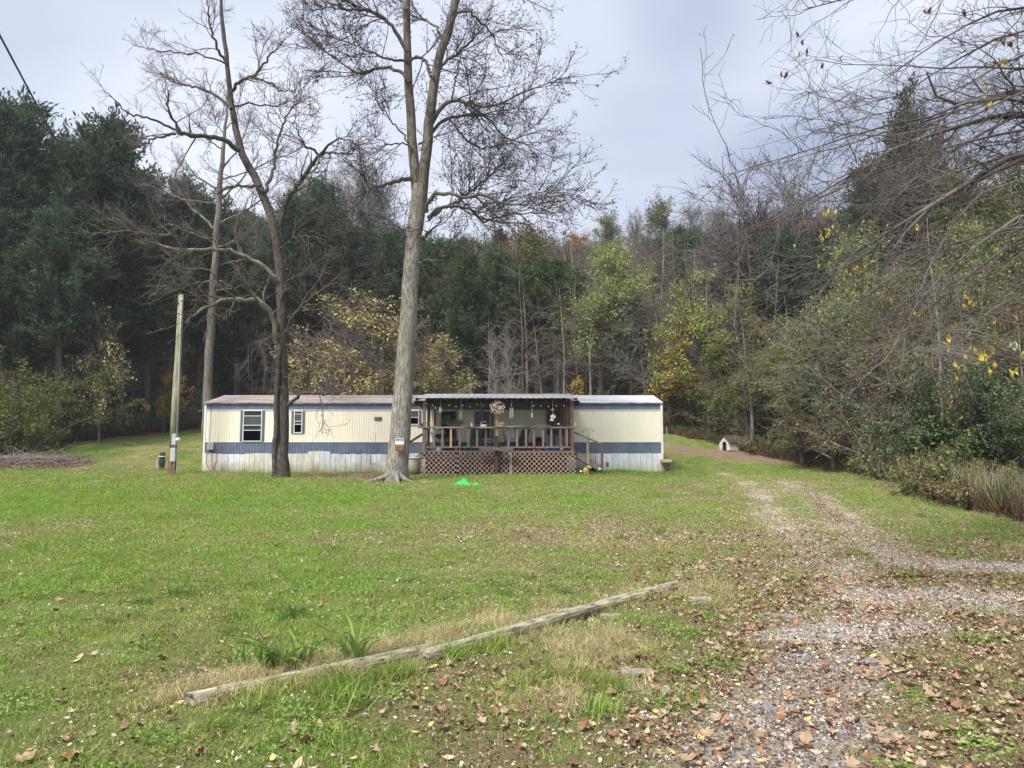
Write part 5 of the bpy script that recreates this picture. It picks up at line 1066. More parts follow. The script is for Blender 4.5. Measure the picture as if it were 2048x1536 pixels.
# ================================================================= things on and around the porch
YR = YF + .05; m_tin3 = M('chime_metal', (.62,.63,.66), (.75,.76,.78), 4, .3, metal=.6); m_blk = m_black
m_w = M('white_plastic', (.75,.75,.73), (.82,.82,.80), 6, .45); m_terra = M('terracotta', (.45,.16,.07), (.58,.24,.11), 8, .7); m_green = M('green_paint', (.02,.085,.065), (.035,.13,.10), 5, .5); m_floral = M('floral_cushion', (.30,.34,.28), (.62,.62,.55), 26, .9, lo=.42, hi=.55)
def chime(px, y0, yt, yb, n, mat, w, label, Y=YF-.08, shell=False):
    x = QX(px, Y); c = np.array((x, Y, QZ(yt, Y))); t = thing('wind_chime', (x, Y, QZ(yb, Y)), label, 'wind chime')
    MB().tube([(x, Y, QZ(y0, Y)), (x, Y, c[2])], .004, 4).build('cord', m_w, t); MB().lathe([(w*.2,.02),(w,.012),(w,0),(.0,0)], c, 10).build('top_disc', m_blk if mat is m_blk else wd_dark, t)
    zb = QZ(yb, Y)
    for i in range(n):
        a = i*6.283/n + .4; L = (c[2] - .03 - zb) * (.82 + .18*((i*2) % n)/max(1, n-1)); px_, py_ = x + w*.8*math.cos(a), Y + w*.8*math.sin(a)
        MB().tube([(px_, py_, c[2]-.03), (px_, py_, c[2]-.03-L)], .013, 7).build('chime_tube', mat, t); 
    q = MB(); [q.tube([(x + w*.8*math.cos(i*6.283/n+.4), Y + w*.8*math.sin(i*6.283/n+.4), c[2]-.03), (x, Y, c[2]+.005)], .002, 3) for i in range(n)]; q.build('string', m_w, t)
    return t
chime(880.5,799,813.5,825,5,m_tin3,.055,'leftmost small silver wind chime hanging under the porch roof'); chime(922,799,821,840,5,M('chime_green',(.30,.33,.27),(.38,.4,.33),4,.4),.055,'tall greenish wind chime hanging above the planter')
chime(962,803,811.5,833,5,m_blk,.085,'wide black wind chime hanging left of the wreath'); chime(1023,801,814.5,837,5,m_tin3,.08,'big silver wind chime hanging right of the wreath'); chime(1064,801,824,836,4,m_tin3,.035,'small silver wind chime hanging in the right half of the porch')
t = thing('shell_mobile', (QX(1106), YF-.1, QZ(845)), 'string mobile of white shells hanging at the right of the porch', 'mobile')
MB().tube([(QX(1105.5), YF-.1, QZ(800)), (QX(1105.5), YF-.1, QZ(829))], .004, 4).build('cord', m_w, t); MB().tube([(QX(1101.5), YF-.1, QZ(820)), (QX(1108.5), YF-.1, QZ(819))], .008, 5).build('stick', m_w, t)
for a, b_ in [(1104,832),(1107,830),(1109.5,833),(1105.5,835),(1102.5,834),(1103,839),(1105,841),(1101.5,840),(1108,836)]: MB().blob((QX(a), YF-.1 + random.uniform(-.03,.03), QZ(b_)), .035, 7, 5, .3, (1,.5,1.1), int(a*b_)).build('shell', m_w, t)
# string lights
t = thing('string_lights', (QX(994), YF-.03, rz_(YF)-.4), 'string of small round white bulbs along the porch header', 'string lights')
bl = [(853,808),(865.5,810.5),(871,816),(898.5,810.5),(912,813),(926,811),(940,813.5),(954,809),(967,811),(1010,814),(1023,808.5),(1067.5,812),(1082,812),(1097,813.5),(1112.5,811.5),(1128,811.5)]
bm_ = M('bulb_white', (.82,.80,.74), (.9,.88,.84), 3, .3)
for a, b_ in bl: MB().blob((QX(a), YF-.03, QZ(b_)), .026, 8, 6, 0).build('bulb', bm_, t)
MB().tube([(QX(a), YF-.03, QZ(b_)+.03) for a, b_ in bl], .005, 4).build('wire', cab, t)
# small hooks under the roof edge, seen as pale dots
t = thing('wreath', (QX(994), YF-.12, QZ(828)), 'round wreath of dried pinkish brown flowers on the middle porch post', 'wreath')
c = np.array((QX(994.3), YF-.12, QZ(816))); mw = [M('petal_pink', (.52,.38,.32), (.66,.52,.46), 10, .9), M('petal_brown', (.24,.14,.11), (.34,.21,.17), 10, .9), M('petal_cream', (.62,.54,.47), (.72,.64,.56), 10, .9)]
for i in range(90):
    a = random.uniform(0, 6.28); r = .30*math.sqrt(random.uniform(.02,1)); top = math.sin(a) > .3
    MB().blob((c[0]+r*math.cos(a), c[1]-.07*(1-(r/.3)**2)-random.uniform(0,.04), c[2]+r*math.sin(a)), random.uniform(.03,.048), 7, 4, .35, (1,.6,1), i).build('flower', mw[1] if (top and random.random() < .75) else random.choice(mw), t)
MB().lathe([(.26,-.015),(.26,.015)], (0,0,0), 14)
# cross standing in front of the lattice
zc0 = float(gz(QX(993,YF-.25), YF-.25)) - .1; t = thing('wooden_cross', (QX(993,YF-.25), YF-.25, zc0), 'dark weathered wooden cross of rough timbers standing against the lattice', 'cross')
yc = YF-.22; MB().box(QX(989,yc), QX(997,yc), yc-.08, yc+.07, zc0, QZ(872,yc)).build('upright', wd_dark, t, bevel=.012); MB().beam((QX(959,yc), yc-.16, QZ(898,yc)), (QX(1027,yc), yc-.16, QZ(898.5,yc)), .14, .15).build('crossbar', M('wood_grey_dark', (.12,.09,.08), (.22,.17,.15), 8, .95, .6, 24, (.3,3,3)), t, bevel=.02)
cable([(987,930),(985,940),(980,950),(978,957),(984,960)], YF-.3, .008, 'thin yellow rope hanging beside the foot of the cross', 'rope', M('rope_yellow', (.5,.42,.2), (.6,.5,.25), 5, .8), 'rope')
# rail-top things
def onrail(px, name, label, cat, build, z=None):
    x = QX(px); t = thing(name, (x, YR, zt), label, cat); build(x, YR, zt + .001, t); return t
def planter(x, y, z, t):
    w = .33; q = MB().add([(x-w,y-.09,z+.16),(x+w,y-.09,z+.16),(x+w,y+.09,z+.16),(x-w,y+.09,z+.16),(x-w+.09,y-.07,z),(x+w-.09,y-.07,z),(x+w-.09,y+.07,z),(x-w+.09,y+.07,z)],[(4,5,1,0),(5,6,2,1),(6,7,3,2),(7,4,0,3),(7,6,5,4),(0,1,2,3)]); q.build('box', M('planter_navy', (.02,.028,.04), (.035,.045,.06), 6, .5), t)
    n = 420; o = np.array(ORG[t.name]); cx = RN.choice([x-.38,x-.22,x-.05,x+.15,x+.3], n); c = np.stack([cx + RN.normal(size=n)*.08, y + RN.normal(size=n)*.05, z + .14 + .16*RN.random(n)**1.5*(1+1.4*(cx < x-.1))], 1)
    V, Q = cards(c, .06, .4, droop=-.3); link('foliage', mesh_np('foliage', V - o, [Q], [l_pine]), t)
onrail(908, 'planter_box', 'dark navy planter box with trailing green plants on the porch rail', 'planter', planter)
def bottle(x, y, z, t): MB().lathe([(.03,0),(.034,.01),(.034,.11),(.012,.16),(.012,.19)], (x,y,z), 10).build('body', m_w, t); MB().lathe([(.015,.191),(.015,.215)], (x,y,z), 8).build('cap', M('cap_blue', (.2,.22,.4), (.25,.28,.5), 4, .5), t)
onrail(943.5, 'bottle', 'small white bottle with a dark cap standing on the porch rail', 'bottle', bottle)
def bird(x, y, z, t):
    MB().lathe([(.09,0),(.11,.03),(.10,.085),(.085,.09)], (x+.04,y,z), 12, 1.2, .7).build('dish', m_w, t)
    MB().blob((x-.05,y,z+.14), .055, 9, 7, .05, (.8,.7,1.3)).build('rooster_body', m_terra, t); MB().blob((x-.02,y,z+.20), .035, 8, 6, .05, (1.4,.7,.8)).build('rooster_head', M('rooster_teal', (.05,.10,.12), (.1,.16,.18), 5, .6), t); MB().blob((x+.08,y,z+.21), .03, 8, 6, .1, (1.8,.6,.5)).build('tail', M('tail_grey', (.55,.6,.62), (.7,.72,.74), 5, .6), t)
onrail(965, 'rooster_dish', 'terracotta and white figurine with a white dish on the rail left of the middle post', 'figurine', bird)
def books(x, y, z, t):
    mm = M('cream_paper', (.62,.56,.38), (.74,.68,.5), 9, .8)
    for i in range(4): MB().beam((x-.10+i*.02, y-.05, z+.035+i*.05), (x+.07+i*.016, y+.05, z+.035+i*.05+.015*(i % 2)), .12, .045).build('book', mm if i % 2 == 0 else M('cover_brown', (.35,.25,.15), (.5,.38,.22), 7, .8), t)
onrail(1001, 'stack_of_books', 'untidy stack of yellowed booklets on the rail right of the middle post', 'books', books)
t = thing('bead_garland', (QX(1030), YR, zt), 'row of small red and green painted pots lined along the rail top', 'garland')
for i in range(22):
    x = QX(1004 + i*2.1); MB().lathe([(.014,0),(.021,.035),(.019,.036)], (x, YR, zt+.001), 7).build('little_pot', M('bead_red', (.5,.16,.1), (.6,.25,.15), 4, .6) if i < 5 else M('bead_green', (.35,.42,.2), (.5,.55,.3), 4, .6) if i % 2 else m_w, t)
cable([(925,856),(935,853),(950,856),(968,858),(985,857),(1002,853),(1020,857),(1040,852),(1062,856),(1072,851),(1090,849.5),(1103,852)], YF-.07, .014, 'dark hose twisted along the porch rail', 'hose', wd_dark, 'hose')
cable([(1062,855),(1075,851.5),(1095,850.5),(1102,853)], YF-.12, .02, 'crooked grey driftwood branch laid on the right part of the rail', 'branch', wd[0], 'driftwood_branch')
t = thing('solar_lamp', (QX(1117), YR, zt), 'white globe lamp on the porch rail near the right corner post', 'lamp'); MB().tube([(QX(1117),YR,zt),(QX(1117),YR,zt+.07)], .012, 6).build('stem', m_blk, t); MB().blob((QX(1117),YR,zt+.11), .045, 10, 7, 0).build('globe', m_w, t)
t = thing('flower_pot', (QX(851), YF-.02, zt), 'small black pot with a dry plant on the rail at the left corner post', 'flower pot'); MB().lathe([(.04,0),(.06,.10),(.05,.10)], (QX(857), YR, zt), 9).build('pot', m_blk, t); V, Q = cards(np.array([(QX(857), YR, zt+.1)]) + RN.normal(size=(60,3))*.05, .07, .3); link('foliage', mesh_np('foliage', V - np.array(ORG[t.name]), [Q], [l_brown]), t)
t = thing('flower_pot', (QX(844), YF-.02, zt), 'black flower pot at the outer left end of the porch rail', 'flower pot'); MB().lathe([(.04,0),(.06,.12),(.05,.12)], (QX(843.5), YR-.02, zt), 9).build('pot', m_blk, t); MB().tube([(QX(843.5), YR-.02, zt+.1), (QX(844), YR-.02, zt+.2)], .01, 5).build('stalk', m_blk, t)
t = thing('lantern', (QX(1151), YR, zt), 'pale green glass jar at the outer right end of the porch rail', 'jar'); MB().lathe([(.045,0),(.055,.02),(.055,.12),(.035,.15),(.035,.16)], (QX(1150), YR, zt), 12).build('jar', M('jar_green', (.32,.44,.38), (.4,.5,.45), 5, .3), t)
# hanging blanket
q = MB(); xx0, xx1, zz0, zz1 = QX(1095,31), QX(1122,31), QZ(862,31), QZ(814,31); V = []; n = 18
for i in range(n+1):
    for j in range(9): f = i/n; V.append((xx0+(xx1-xx0)*f, 31 + .05*math.sin(f*19)+.02*math.sin(j*1.3+f*8), zz1+(zz0-zz1)*j/8 + (.03*math.sin(f*15) if j == 8 else 0)))
q.add(V, [(i*9+j, i*9+j+1, i*9+10+j, i*9+9+j) for i in range(n) for j in range(8)]); tag(q.build('hanging_blanket', M('blanket', (.12,.065,.06), (.26,.17,.15), 8, .95, spots=(14, (.05,.035,.035), .5, .6)), smooth=True), 'brown patterned blanket hanging inside the right part of the porch', 'blanket')
for px, d, nm in ((1124,31.2,'pale curtain hanging at the right edge of the brown blanket'),):
    x = QX(px, d); q = MB().add([(x + .06*f + .02*math.sin(f*9), d + .03*math.sin(f*12), z) for f in (0,.25,.5,.75,1) for z in (QZ(855,d), QZ(815,d))], [(2*i,2*i+2,2*i+3,2*i+1) for i in range(4)]); tag(q.build('curtain', M('curtain_pale', (.34,.29,.29), (.42,.37,.36), 6, .9), smooth=True), nm, 'curtain')
# chairs
def patio_chair(px, Y, rz, label, cushion, frame=m_green, h=.98, w=.56):
    x = QX(px, Y); t = thing('patio_chair', (x, Y, zf), label, 'chair'); t.rotation_euler.z = rz; o = ORG[t.name]
    def L(a): return (a[0]+o[0], a[1]+o[1], a[2]+o[2])
    hw = w/2
    for s in (-1, 1):
        MB().tube([L((s*hw,-.28,0)), L((s*hw,-.25,.60)), L((s*hw,.10,.62))], .014, 6).build('arm', frame, t); MB().tube([L((s*hw*.95,.30,0)), L((s*hw*.95,.12,.42)), L((s*hw*.95,.30,h))], .014, 6).build('leg', frame, t)
        MB().tube([L((s*hw*.9,-.26,0)), L((s*hw*.9,-.24,.4))], .013, 6).build('leg', frame, t)
    MB().tube([L((-hw*.95,.30,h)), L((0,.31,h+.03)), L((hw*.95,.30,h))], .014, 6).build('top_rail', frame, t)
    MB().box(*[v for v in (o[0]-hw*.92, o[0]+hw*.92, o[1]-.26, o[1]+.2, o[2]+.38, o[2]+.46)]).build('seat', cushion, t, bevel=.02)
    MB().beam(L((0,.14,.47)), L((0,.29,h-.04)), w*.86, .06, (0,-1,.3)).build('backrest', cushion, t, bevel=.02); return t
m_gc = M('chair_canvas_green', (.02,.10,.08), (.04,.15,.12), 5, .8)
patio_chair(951, 30.5, R(200), 'green canvas patio chair standing left of the middle porch post', m_gc); patio_chair(1022, 30.4, R(15), 'patio chair with pale floral cushion right of the middle porch post', m_floral); patio_chair(1042, 31.2, R(-50), 'dark green patio chair turned sideways, right of the floral one', m_gc)
m_teal = M('teal_paint', (.16,.26,.25), (.24,.36,.34), 6, .6)
x, Y = QX(1106,30.6), 30.6; t = thing('rocking_chair', (x, Y, zf), 'pale teal ladder-back rocking chair behind the right part of the railing', 'rocking chair'); t.rotation_euler.z = 0
for s in (-.24,.24):
    MB().tube([(x-.42+f*.85, Y+s, zf+.02+.25*(f-.5)**2) for f in (0,.25,.5,.75,1)], .02, 6).build('rocker', m_teal, t); MB().tube([(x+.14,Y+s,zf+.05),(x+.20,Y+s,zf+.45),(x+.34,Y+s,zf+1.12)], .018, 6).build('back_post', m_teal, t)
    MB().tube([(x-.28,Y+s,zf+.06),(x-.28,Y+s,zf+.64)], .018, 6).build('leg', m_teal, t); MB().beam((x-.32,Y+s,zf+.65),(x+.24,Y+s,zf+.66), .06, .025).build('arm_rest', m_teal, t)
for k in range(5): MB().beam((x+.19+k*.035,Y-.24,zf+.52+k*.13),(x+.19+k*.035,Y+.24,zf+.52+k*.13), .015, .06).build('back_slat', m_teal, t)
for k in range(6): MB().beam((x-.28+k*.09,Y-.23,zf+.42),(x-.28+k*.09,Y+.23,zf+.42), .07, .015).build('seat_slat', m_teal, t)
for k in (0,1,2): MB().tube([(x-.28,Y-.24,zf+.2+k*.16),(x+.18,Y-.24,zf+.22+k*.12)], .012, 5).build('stretcher', m_teal, t)
# crate, pots, bins
def prop(name, label, cat, px, Y, parts):
    x = QX(px, Y); t = thing(name, (x, Y, zf), label, cat)
    for nm, mb, mm in parts(x, Y, zf): mb.build(nm, mm, t)
    return t
prop('wooden_cupboard', 'small open wooden cupboard against the wall right of the chairs', 'cupboard', 1078, 31.4, lambda x, y, z: [('side', MB().box(x-.17,x-.14,y-.15,y+.15,z,z+.56), wd[1]), ('side', MB().box(x+.14,x+.17,y-.15,y+.15,z,z+.56), wd[1]), ('top', MB().box(x-.19,x+.19,y-.17,y+.17,z+.561,z+.62), wd[2]), ('back', MB().box(x-.14,x+.14,y+.12,y+.15,z,z+.56), wd_dark), ('shelf', MB().box(x-.138,x+.138,y-.15,y+.118,z+.33,z+.36), wd[1])])
prop('red_pot', 'bright red pot on the porch floor behind the bottom rail', 'flower pot', 1078.5, 29.6, lambda x, y, z: [('pot', MB().lathe([(.09,0),(.13,.15),(.125,.155),(.10,.15)], (x,y,z), 14), M('red_glaze', (.5,.03,.03), (.6,.05,.05), 4, .4)), ('plant', MB().blob((x,y,z+.25), .07, 8, 6, .4, (1,1,1.2), 3), m_green)])
prop('blue_basin', 'dark blue basin on the porch floor under the rocking chair', 'basin', 1110, 29.75, lambda x, y, z: [('basin', MB().lathe([(.26,0),(.30,.16),(.28,.165),(.25,.03)], (x,y,z), 16, 1.1, .6), M('blue_plastic', (.02,.04,.16), (.03,.06,.22), 4, .4))])
prop('white_tub', 'white plastic tub on the porch floor behind the left balusters', 'tub', 879, 30.4, lambda x, y, z: [('tub', MB().lathe([(.11,0),(.13,.17),(.12,.17),(.10,.02)], (x,y,z), 14), m_w)])
prop('round_grill', 'black kettle grill with a pale lid standing at the left of the porch', 'grill', 879, 31, lambda x, y, z: [('bowl', MB().lathe([(.08,.52),(.22,.60),(.27,.72)], (x,y,z), 16), m_blk), ('lid', MB().lathe([(.27,.725),(.24,.85),(.12,.93),(.02,.95)], (x,y,z), 16), M('lid_grey', (.3,.32,.34), (.4,.42,.44), 5, .4)), ('leg', MB().tube([(x-.08,y,z+.54),(x-.2,y,z)], .012, 5), m_blk), ('leg', MB().tube([(x+.08,y,z+.54),(x+.2,y,z)], .012, 5), m_blk), ('leg', MB().tube([(x,y+.08,z+.54),(x,y+.2,z)], .012, 5), m_blk)])
prop('storage_bin', 'dark storage bin against the wall behind the new yellow baluster', 'bin', 905, 31.3, lambda x, y, z: [('bin', MB().box(x-.3,x+.3,y-.2,y+.2,z,z+.42), m_blk), ('lid', MB().box(x-.32,x+.32,y-.22,y+.22,z+.421,z+.47), M('bin_lid', (.12,.14,.13), (.18,.2,.19), 4, .5))])
prop('side_table', 'low dark side table between the green chairs', 'table', 975, 30.7, lambda x, y, z: [('top', MB().box(x-.24,x+.24,y-.2,y+.2,z+.42,z+.45), m_blk)] + [('leg', MB().box(x+a-.02,x+a+.02,y+b-.02,y+b+.02,z,z+.418), m_blk) for a in (-.2,.2) for b in (-.16,.16)])
prop('stone_goose', 'small white plaster figure at the right end of the porch floor', 'figurine', 1123.5, 29.4, lambda x, y, z: [('body', MB().blob((x,y,z+.08), .05, 9, 7, .08, (1,1,1.4)), m_w), ('head', MB().blob((x,y,z+.17), .03, 8, 6, .05), m_w)])
# ---------- in front of and beside the porch
t = thing('shepherd_hook', (sx(1176), 29.42, sz(877)), 'double curled black metal plant hook rising above the stair post', 'plant hook')
X0 = sx(1176); Z0 = sz(861); MB().tube([(X0,29.36,sz(905)),(X0,29.36,Z0)], .009, 6).build('stem', m_blk, t)
for s in (-1, 1):
    pts = [(X0 + s*r_, 29.36, Z0 + z_) for r_, z_ in [(0,0),(.02,.05),(.07,.08),(.13,.07),(.17,.02),(.19,-.04),(.22,-.06),(.25,-.03),(.245,.0)]]; MB().tube(pts, .007, 6).build('hook', m_blk, t)
t = thing('shepherd_hook', (sx(1197), 31.6, zg), 'faint thin wire hooks standing against the white skirting beyond the steps', 'plant hook')
for cx, s in ((1194,1),(1207,1)):
    a = PX(cx, 31.7); b0 = PZ(912, 31.7); MB().tube([(a-.07,31.7,zg),(a-.07,31.7,b0-.06),(a-.04,31.7,b0),(a+.02,31.7,b0+.01),(a+.06,31.7,b0-.04),(a+.07,31.7,b0-.09)], .007, 5).build('hook', m_blk, t)
for px, py, lb in ((1161,943,'left of two small white globe garden lights in the grass before the steps'),(1198.5,938,'right of two small white globe garden lights in the grass before the steps')):
    Yg = 28.9; x = QX(px, Yg); zg_ = float(gz(x, Yg)); z = QZ(py, Yg); t = thing('garden_light', (x, Yg, zg_), lb, 'garden light'); MB().tube([(x,Yg,zg_-.05),(x,Yg,z-.03)], .012, 6).build('stake', m_blk, t); MB().blob((x,Yg,z), .05, 10, 7, 0).build('globe', m_w, t); MB().lathe([(.03,0),(.035,.02)], (x,Yg,z-.06), 8).build('collar', m_blk, t)
Yg = 29.1; x = QX(1173.5, Yg); zq = float(gz(x, Yg)); t = thing('garden_figure', (x, Yg, zq), 'yellowish garden figure of a small crouching animal at the foot of the steps', 'figurine'); my = M('figure_yellow', (.32,.22,.05), (.55,.42,.16), 8, .7, lo=.4, hi=.6)
MB().blob((x-.05,Yg,zq+.17), .14, 10, 8, .10, (1.0,.8,1.15), 4).build('body', my, t); MB().blob((x+.06,Yg-.05,zq+.34), .075, 10, 7, .08, (1.2,.9,.9), 5).build('head', my, t); MB().blob((x+.13,Yg-.08,zq+.31), .03, 7, 5, .05).build('muzzle', m_w, t)
for s in (-.03,.04): MB().lathe([(.02,0),(.006,.06)], (x+.05+s,Yg-.04,zq+.39), 6).build('ear', my, t)
for s in (-.12,.04): MB().blob((x+s,Yg-.1,zq+.03), .045, 7, 5, .1, (1,1.2,.8)).build('paw', my, t)
x = QX(1186, 29.3); t = thing('plastic_bucket', (x, 29.8, float(gz(x,29.8))), 'black bucket standing under the steps', 'bucket'); MB().lathe([(.10,0),(.14,.26),(.13,.26),(.09,.02)], (x,29.8,float(gz(x,29.8))), 12).build('bucket', m_blk, t); MB().tube([(x-.13,29.8,.83),(x,29.72,.72),(x+.13,29.8,.83)], .005, 5).build('bail', m_w, t)
fs = M('flat_stone', (.26,.22,.185), (.40,.35,.30), 7, .9, .6, 15)
def slab(px, py, w, d, h, label, mat=fs, seed=0, tilt=0, name='flat_stone', cat='stone', sink=.3, Y=None):
    p = G(px, py); rn = random.Random(seed); n = 9; ring = [(p[0] + w/2*math.cos(a)*rn.uniform(.75,1.1), p[1] + d/2*math.sin(a)*rn.uniform(.75,1.1)) for a in [i*6.283/n for i in range(n)]]
    q = MB(); V = [(a, b, p[2] - .05) for a, b in ring] + [(a, b, p[2] + h*(1-sink) + (a-p[0])*tilt + rn.uniform(-.1,.1)*h) for a, b in ring] + [(p[0], p[1], p[2] + h*(1-sink)*1.05)]
    q.add(V, [(i, (i+1) % n, (i+1) % n + n, i+n) for i in range(n)] + [(i+n, (i+1) % n + n, 2*n) for i in range(n)]); return tag(q.build(name, mat, bevel=.006), label, cat)
slab(1202,938,.4,.5,.16,'pale stepping block at the bottom of the porch steps', M('block_tan', (.42,.36,.28), (.52,.46,.38), 6, .9), 2)
slab(1336,938,.9,.5,.10,'pale concrete slab in the grass at the right end of the home', M('concrete', (.36,.36,.33), (.45,.45,.42), 4, .9), 5)
x = PX(1331, 31.5); z = float(gz(x,31.5)); tag(MB().box(PX(1322,31.6), PX(1340,31.6), 31.4, 32.6, PZ(924.5,31.6), PZ(918.5,31.6)).build('board', M('board_tan', (.50,.36,.22), (.58,.44,.30), 5, .8)), 'new tan board lying raised beside the right end of the skirting', 'board')
for a in (1325, 1338): tag(MB().box(PX(a,31.8)-.05, PX(a,31.8)+.05, 31.7, 31.9, z-.05, PZ(924.6,31.6)).build('block', fs), 'block propping the %s end of the tan board by the home' % ('left' if a == 1325 else 'right'), 'block')
# white tub (old bath) beside the porch
Yt = 29.7; cx = QX(829, Yt); z0 = float(gz(cx, Yt)); zt2 = QZ(916, Yt)
m_tub = skirt_mat('tub_enamel', (.62,.60,.52), (.50,.47,.38), (.36,.36,.08)); m_rim = M('tub_rim', (.80,.82,.85), (.86,.88,.9), 5, .35)
t = thing('bathtub', (cx, Yt, z0), 'old white bathtub with a mossy side standing between the forked tree and the porch', 'bathtub')
MB().lathe([(.22,.06),(.27,.10),(.315,.3),(.33,zt2-z0)], (cx,Yt,z0), 24, 1.0, 1.7, cap=False).build('tub_shell', m_tub, t, smooth=True); MB().lathe([(.33,0),(.36,.0),(.36,.035),(.30,.035),(.28,-.2),(.2,-.4)], (cx,Yt,zt2), 24, 1.0, 1.7, cap=False).build('rim', m_rim, t, smooth=True)
MB().box(cx-.22, cx+.26, Yt-.45, Yt+.45, z0-.05, z0+.06).build('base', m_blk, t); MB().lathe([(.0,.1),(.22,.1)], (cx,Yt,z0), 20, 1, 1.7).build('tub_floor', m_tub, t)
tag((lambda q: q.build('window_frame', m_w))(MB().box(PX(826.5,31.5),PX(838,31.5),31.5,31.53,PZ(909.5,31.5),PZ(908,31.5)).box(PX(826.5,31.5),PX(827.5,31.5),31.5,31.53,PZ(918,31.5),PZ(909.5,31.5)).box(PX(837,31.5),PX(838,31.5),31.5,31.53,PZ(918,31.5),PZ(909.5,31.5)).box(PX(826.5,31.5),PX(838,31.5),31.5,31.53,PZ(930,31.5),PZ(918,31.5)).box(PX(831.5,31.5),PX(832.5,31.5),31.495,31.535,PZ(918,31.5),PZ(909.6,31.5))), 'small white window frame leaning behind the bathtub', 'window frame')
# bright green crumpled plastic on the lawn
p = G(932, 970); q = MB(); rn = random.Random(3); nx_, ny_ = 22, 9; V = []
for i in range(nx_+1):
    for j in range(ny_+1):
        u, v = i/nx_, j/ny_; w = .55 + .06*math.sin(u*9); env = math.sin(math.pi*min(max(u,.02),.98))**.5
        x = p[0] - .56 + u*1.12; y = p[1] - .2 + (v-.5)*.55*env; h = (.17*math.exp(-((u-.42)/.17)**2) + .08*math.exp(-((u-.82)/.1)**2)) * math.sin(math.pi*v)**.7
        V.append((x, y, float(gz(x,y)) + .012 + h*(1+.3*math.sin(u*21+v*7)) + .018*abs(math.sin(u*33+v*11))))
q.add(V, [(i*(ny_+1)+j, (i+1)*(ny_+1)+j, (i+1)*(ny_+1)+j+1, i*(ny_+1)+j+1) for i in range(nx_) for j in range(ny_)]); o = q.build('plastic_sheet', M('bright_green_plastic', (.02,.42,.06), (.04,.55,.10), 4, .4), smooth=True); tag(o, 'crumpled bright green plastic sled lying on the grass in front of the porch', 'plastic toy')
# ---------- signs on the forked tree
def text_mesh(s, w, h, mat, c, Y, parent, nm='lettering'):
    cu = bpy.data.curves.new('t', 'FONT'); cu.body = s; cu.size = 1; cu.extrude = .004; cu.align_x = 'CENTER'; cu.offset = .02; o = bpy.data.objects.new('t', cu); COL.objects.link(o)
    bpy.context.view_layer.update(); me = bpy.data.meshes.new_from_object(o.evaluated_get(bpy.context.evaluated_depsgraph_get())); bpy.data.objects.remove(o)
    xs_ = [v.co.x for v in me.vertices]; ys_ = [v.co.y for v in me.vertices]; sx_, sy_ = w/(max(xs_)-min(xs_)), h/(max(ys_)-min(ys_)); mx_, my_ = (max(xs_)+min(xs_))/2, (max(ys_)+min(ys_))/2; o0 = ORG[parent.name]
    for v in me.vertices: a, b, z = v.co; v.co = (c[0]+(a-mx_)*sx_-o0[0], Y - z - o0[1], c[1]+(b-my_)*sy_-o0[2])
    me.materials.clear(); me.materials.append(mat); return link(nm, me, parent)
ts = float(np.array(ORG[big_tree.name])[1]); Ys = ts - .50
def sxp(px): return float(P(px, 885, Ys)[0])
def szp(py): return float(P(800, py, Ys)[2])
m_sw = M('sign_white', (.78,.80,.80), (.82,.84,.84), 3, .4); m_or = M('sign_orange', (.62,.22,.07), (.70,.27,.09), 3, .5); m_fg = M('sign_faded_print', (.55,.58,.60), (.6,.62,.64), 3, .6)
t = thing('warning_sign', (sxp(799.3), Ys, szp(889)), 'white sign with a black header nailed to the forked tree above the orange one', 'sign')
MB().box(sxp(791), sxp(807.6), Ys-.006, Ys, szp(889), szp(877)).build('plate', m_sw, t); MB().box(sxp(792.2), sxp(806.8), Ys-.010, Ys-.0065, szp(882.3), szp(878.2)).build('header', m_blk, t)
q = MB().box(sxp(798.8), sxp(801.8), Ys-.0125, Ys-.0105, szp(880), szp(879)); q.box(sxp(794), sxp(805.8), Ys-.0125, Ys-.0105, szp(881.6), szp(880.6)); q.build('header_print', m_fg, t)
q = MB(); [q.box(sxp(792.8+i*1.5), sxp(793.7+i*1.5), Ys-.009, Ys-.0065, szp(887.6), szp(885.2)) for i in range(9)]; q.build('faded_print', m_fg, t)
t = thing('warning_sign', (sxp(799), Ys, szp(901.5)), 'orange and black beware of dog sign nailed below the white one on the forked tree', 'sign')
MB().box(sxp(790.3), sxp(807.3), Ys-.008, Ys-.002, szp(901.6), szp(890)).build('plate', m_blk, t); text_mesh('BEWARE', abs(sxp(806.3)-sxp(791.6)), abs(szp(894.9)-szp(890.9)), m_or, ((sxp(806.3)+sxp(791.6))/2, (szp(894.9)+szp(890.9))/2), Ys-.009, t); text_mesh('OF DOG', abs(sxp(806.3)-sxp(791.6)), abs(szp(900.4)-szp(896.2)), m_or, ((sxp(806.3)+sxp(791.6))/2, (szp(900.4)+szp(896.2))/2), Ys-.009, t)
# ---------- utility pole
p = G(341, 949); Yp = p[1]; m_pole = M_bark('pole_wood', (.22,.21,.14), (.44,.43,.32), 7, (.33,.36,.15), (.5,.7), .3); m_poler = M_bark('pole_foot', (.12,.06,.045), (.30,.17,.12), 9, None, (.5,.6), .5)
t = thing('utility_pole', tuple(p), 'leaning greenish wooden utility pole with a meter and conduit, left of the home', 'utility pole')
def pc(px, py): return tuple(P(px, py, Yp))
MB().tube([pc(342,952), pc(345,918), pc(346.3,897)], [.17,.165,.16], 16, cap=False).build('pole_foot', m_poler, t, smooth=True); MB().tube([pc(346.3,897), pc(352,790), pc(358,680), pc(361.8,589)], [.1595,.15,.125,.105], 16).build('pole', m_pole, t, smooth=True)
MB().tube([tuple(np.array(pc(a,b)) + np.array((0,-.12,0))) for a, b in ((356,870),(360,760),(363.5,660),(365.5,600))], .032, 8).build('conduit', m_grey, t, smooth=True)
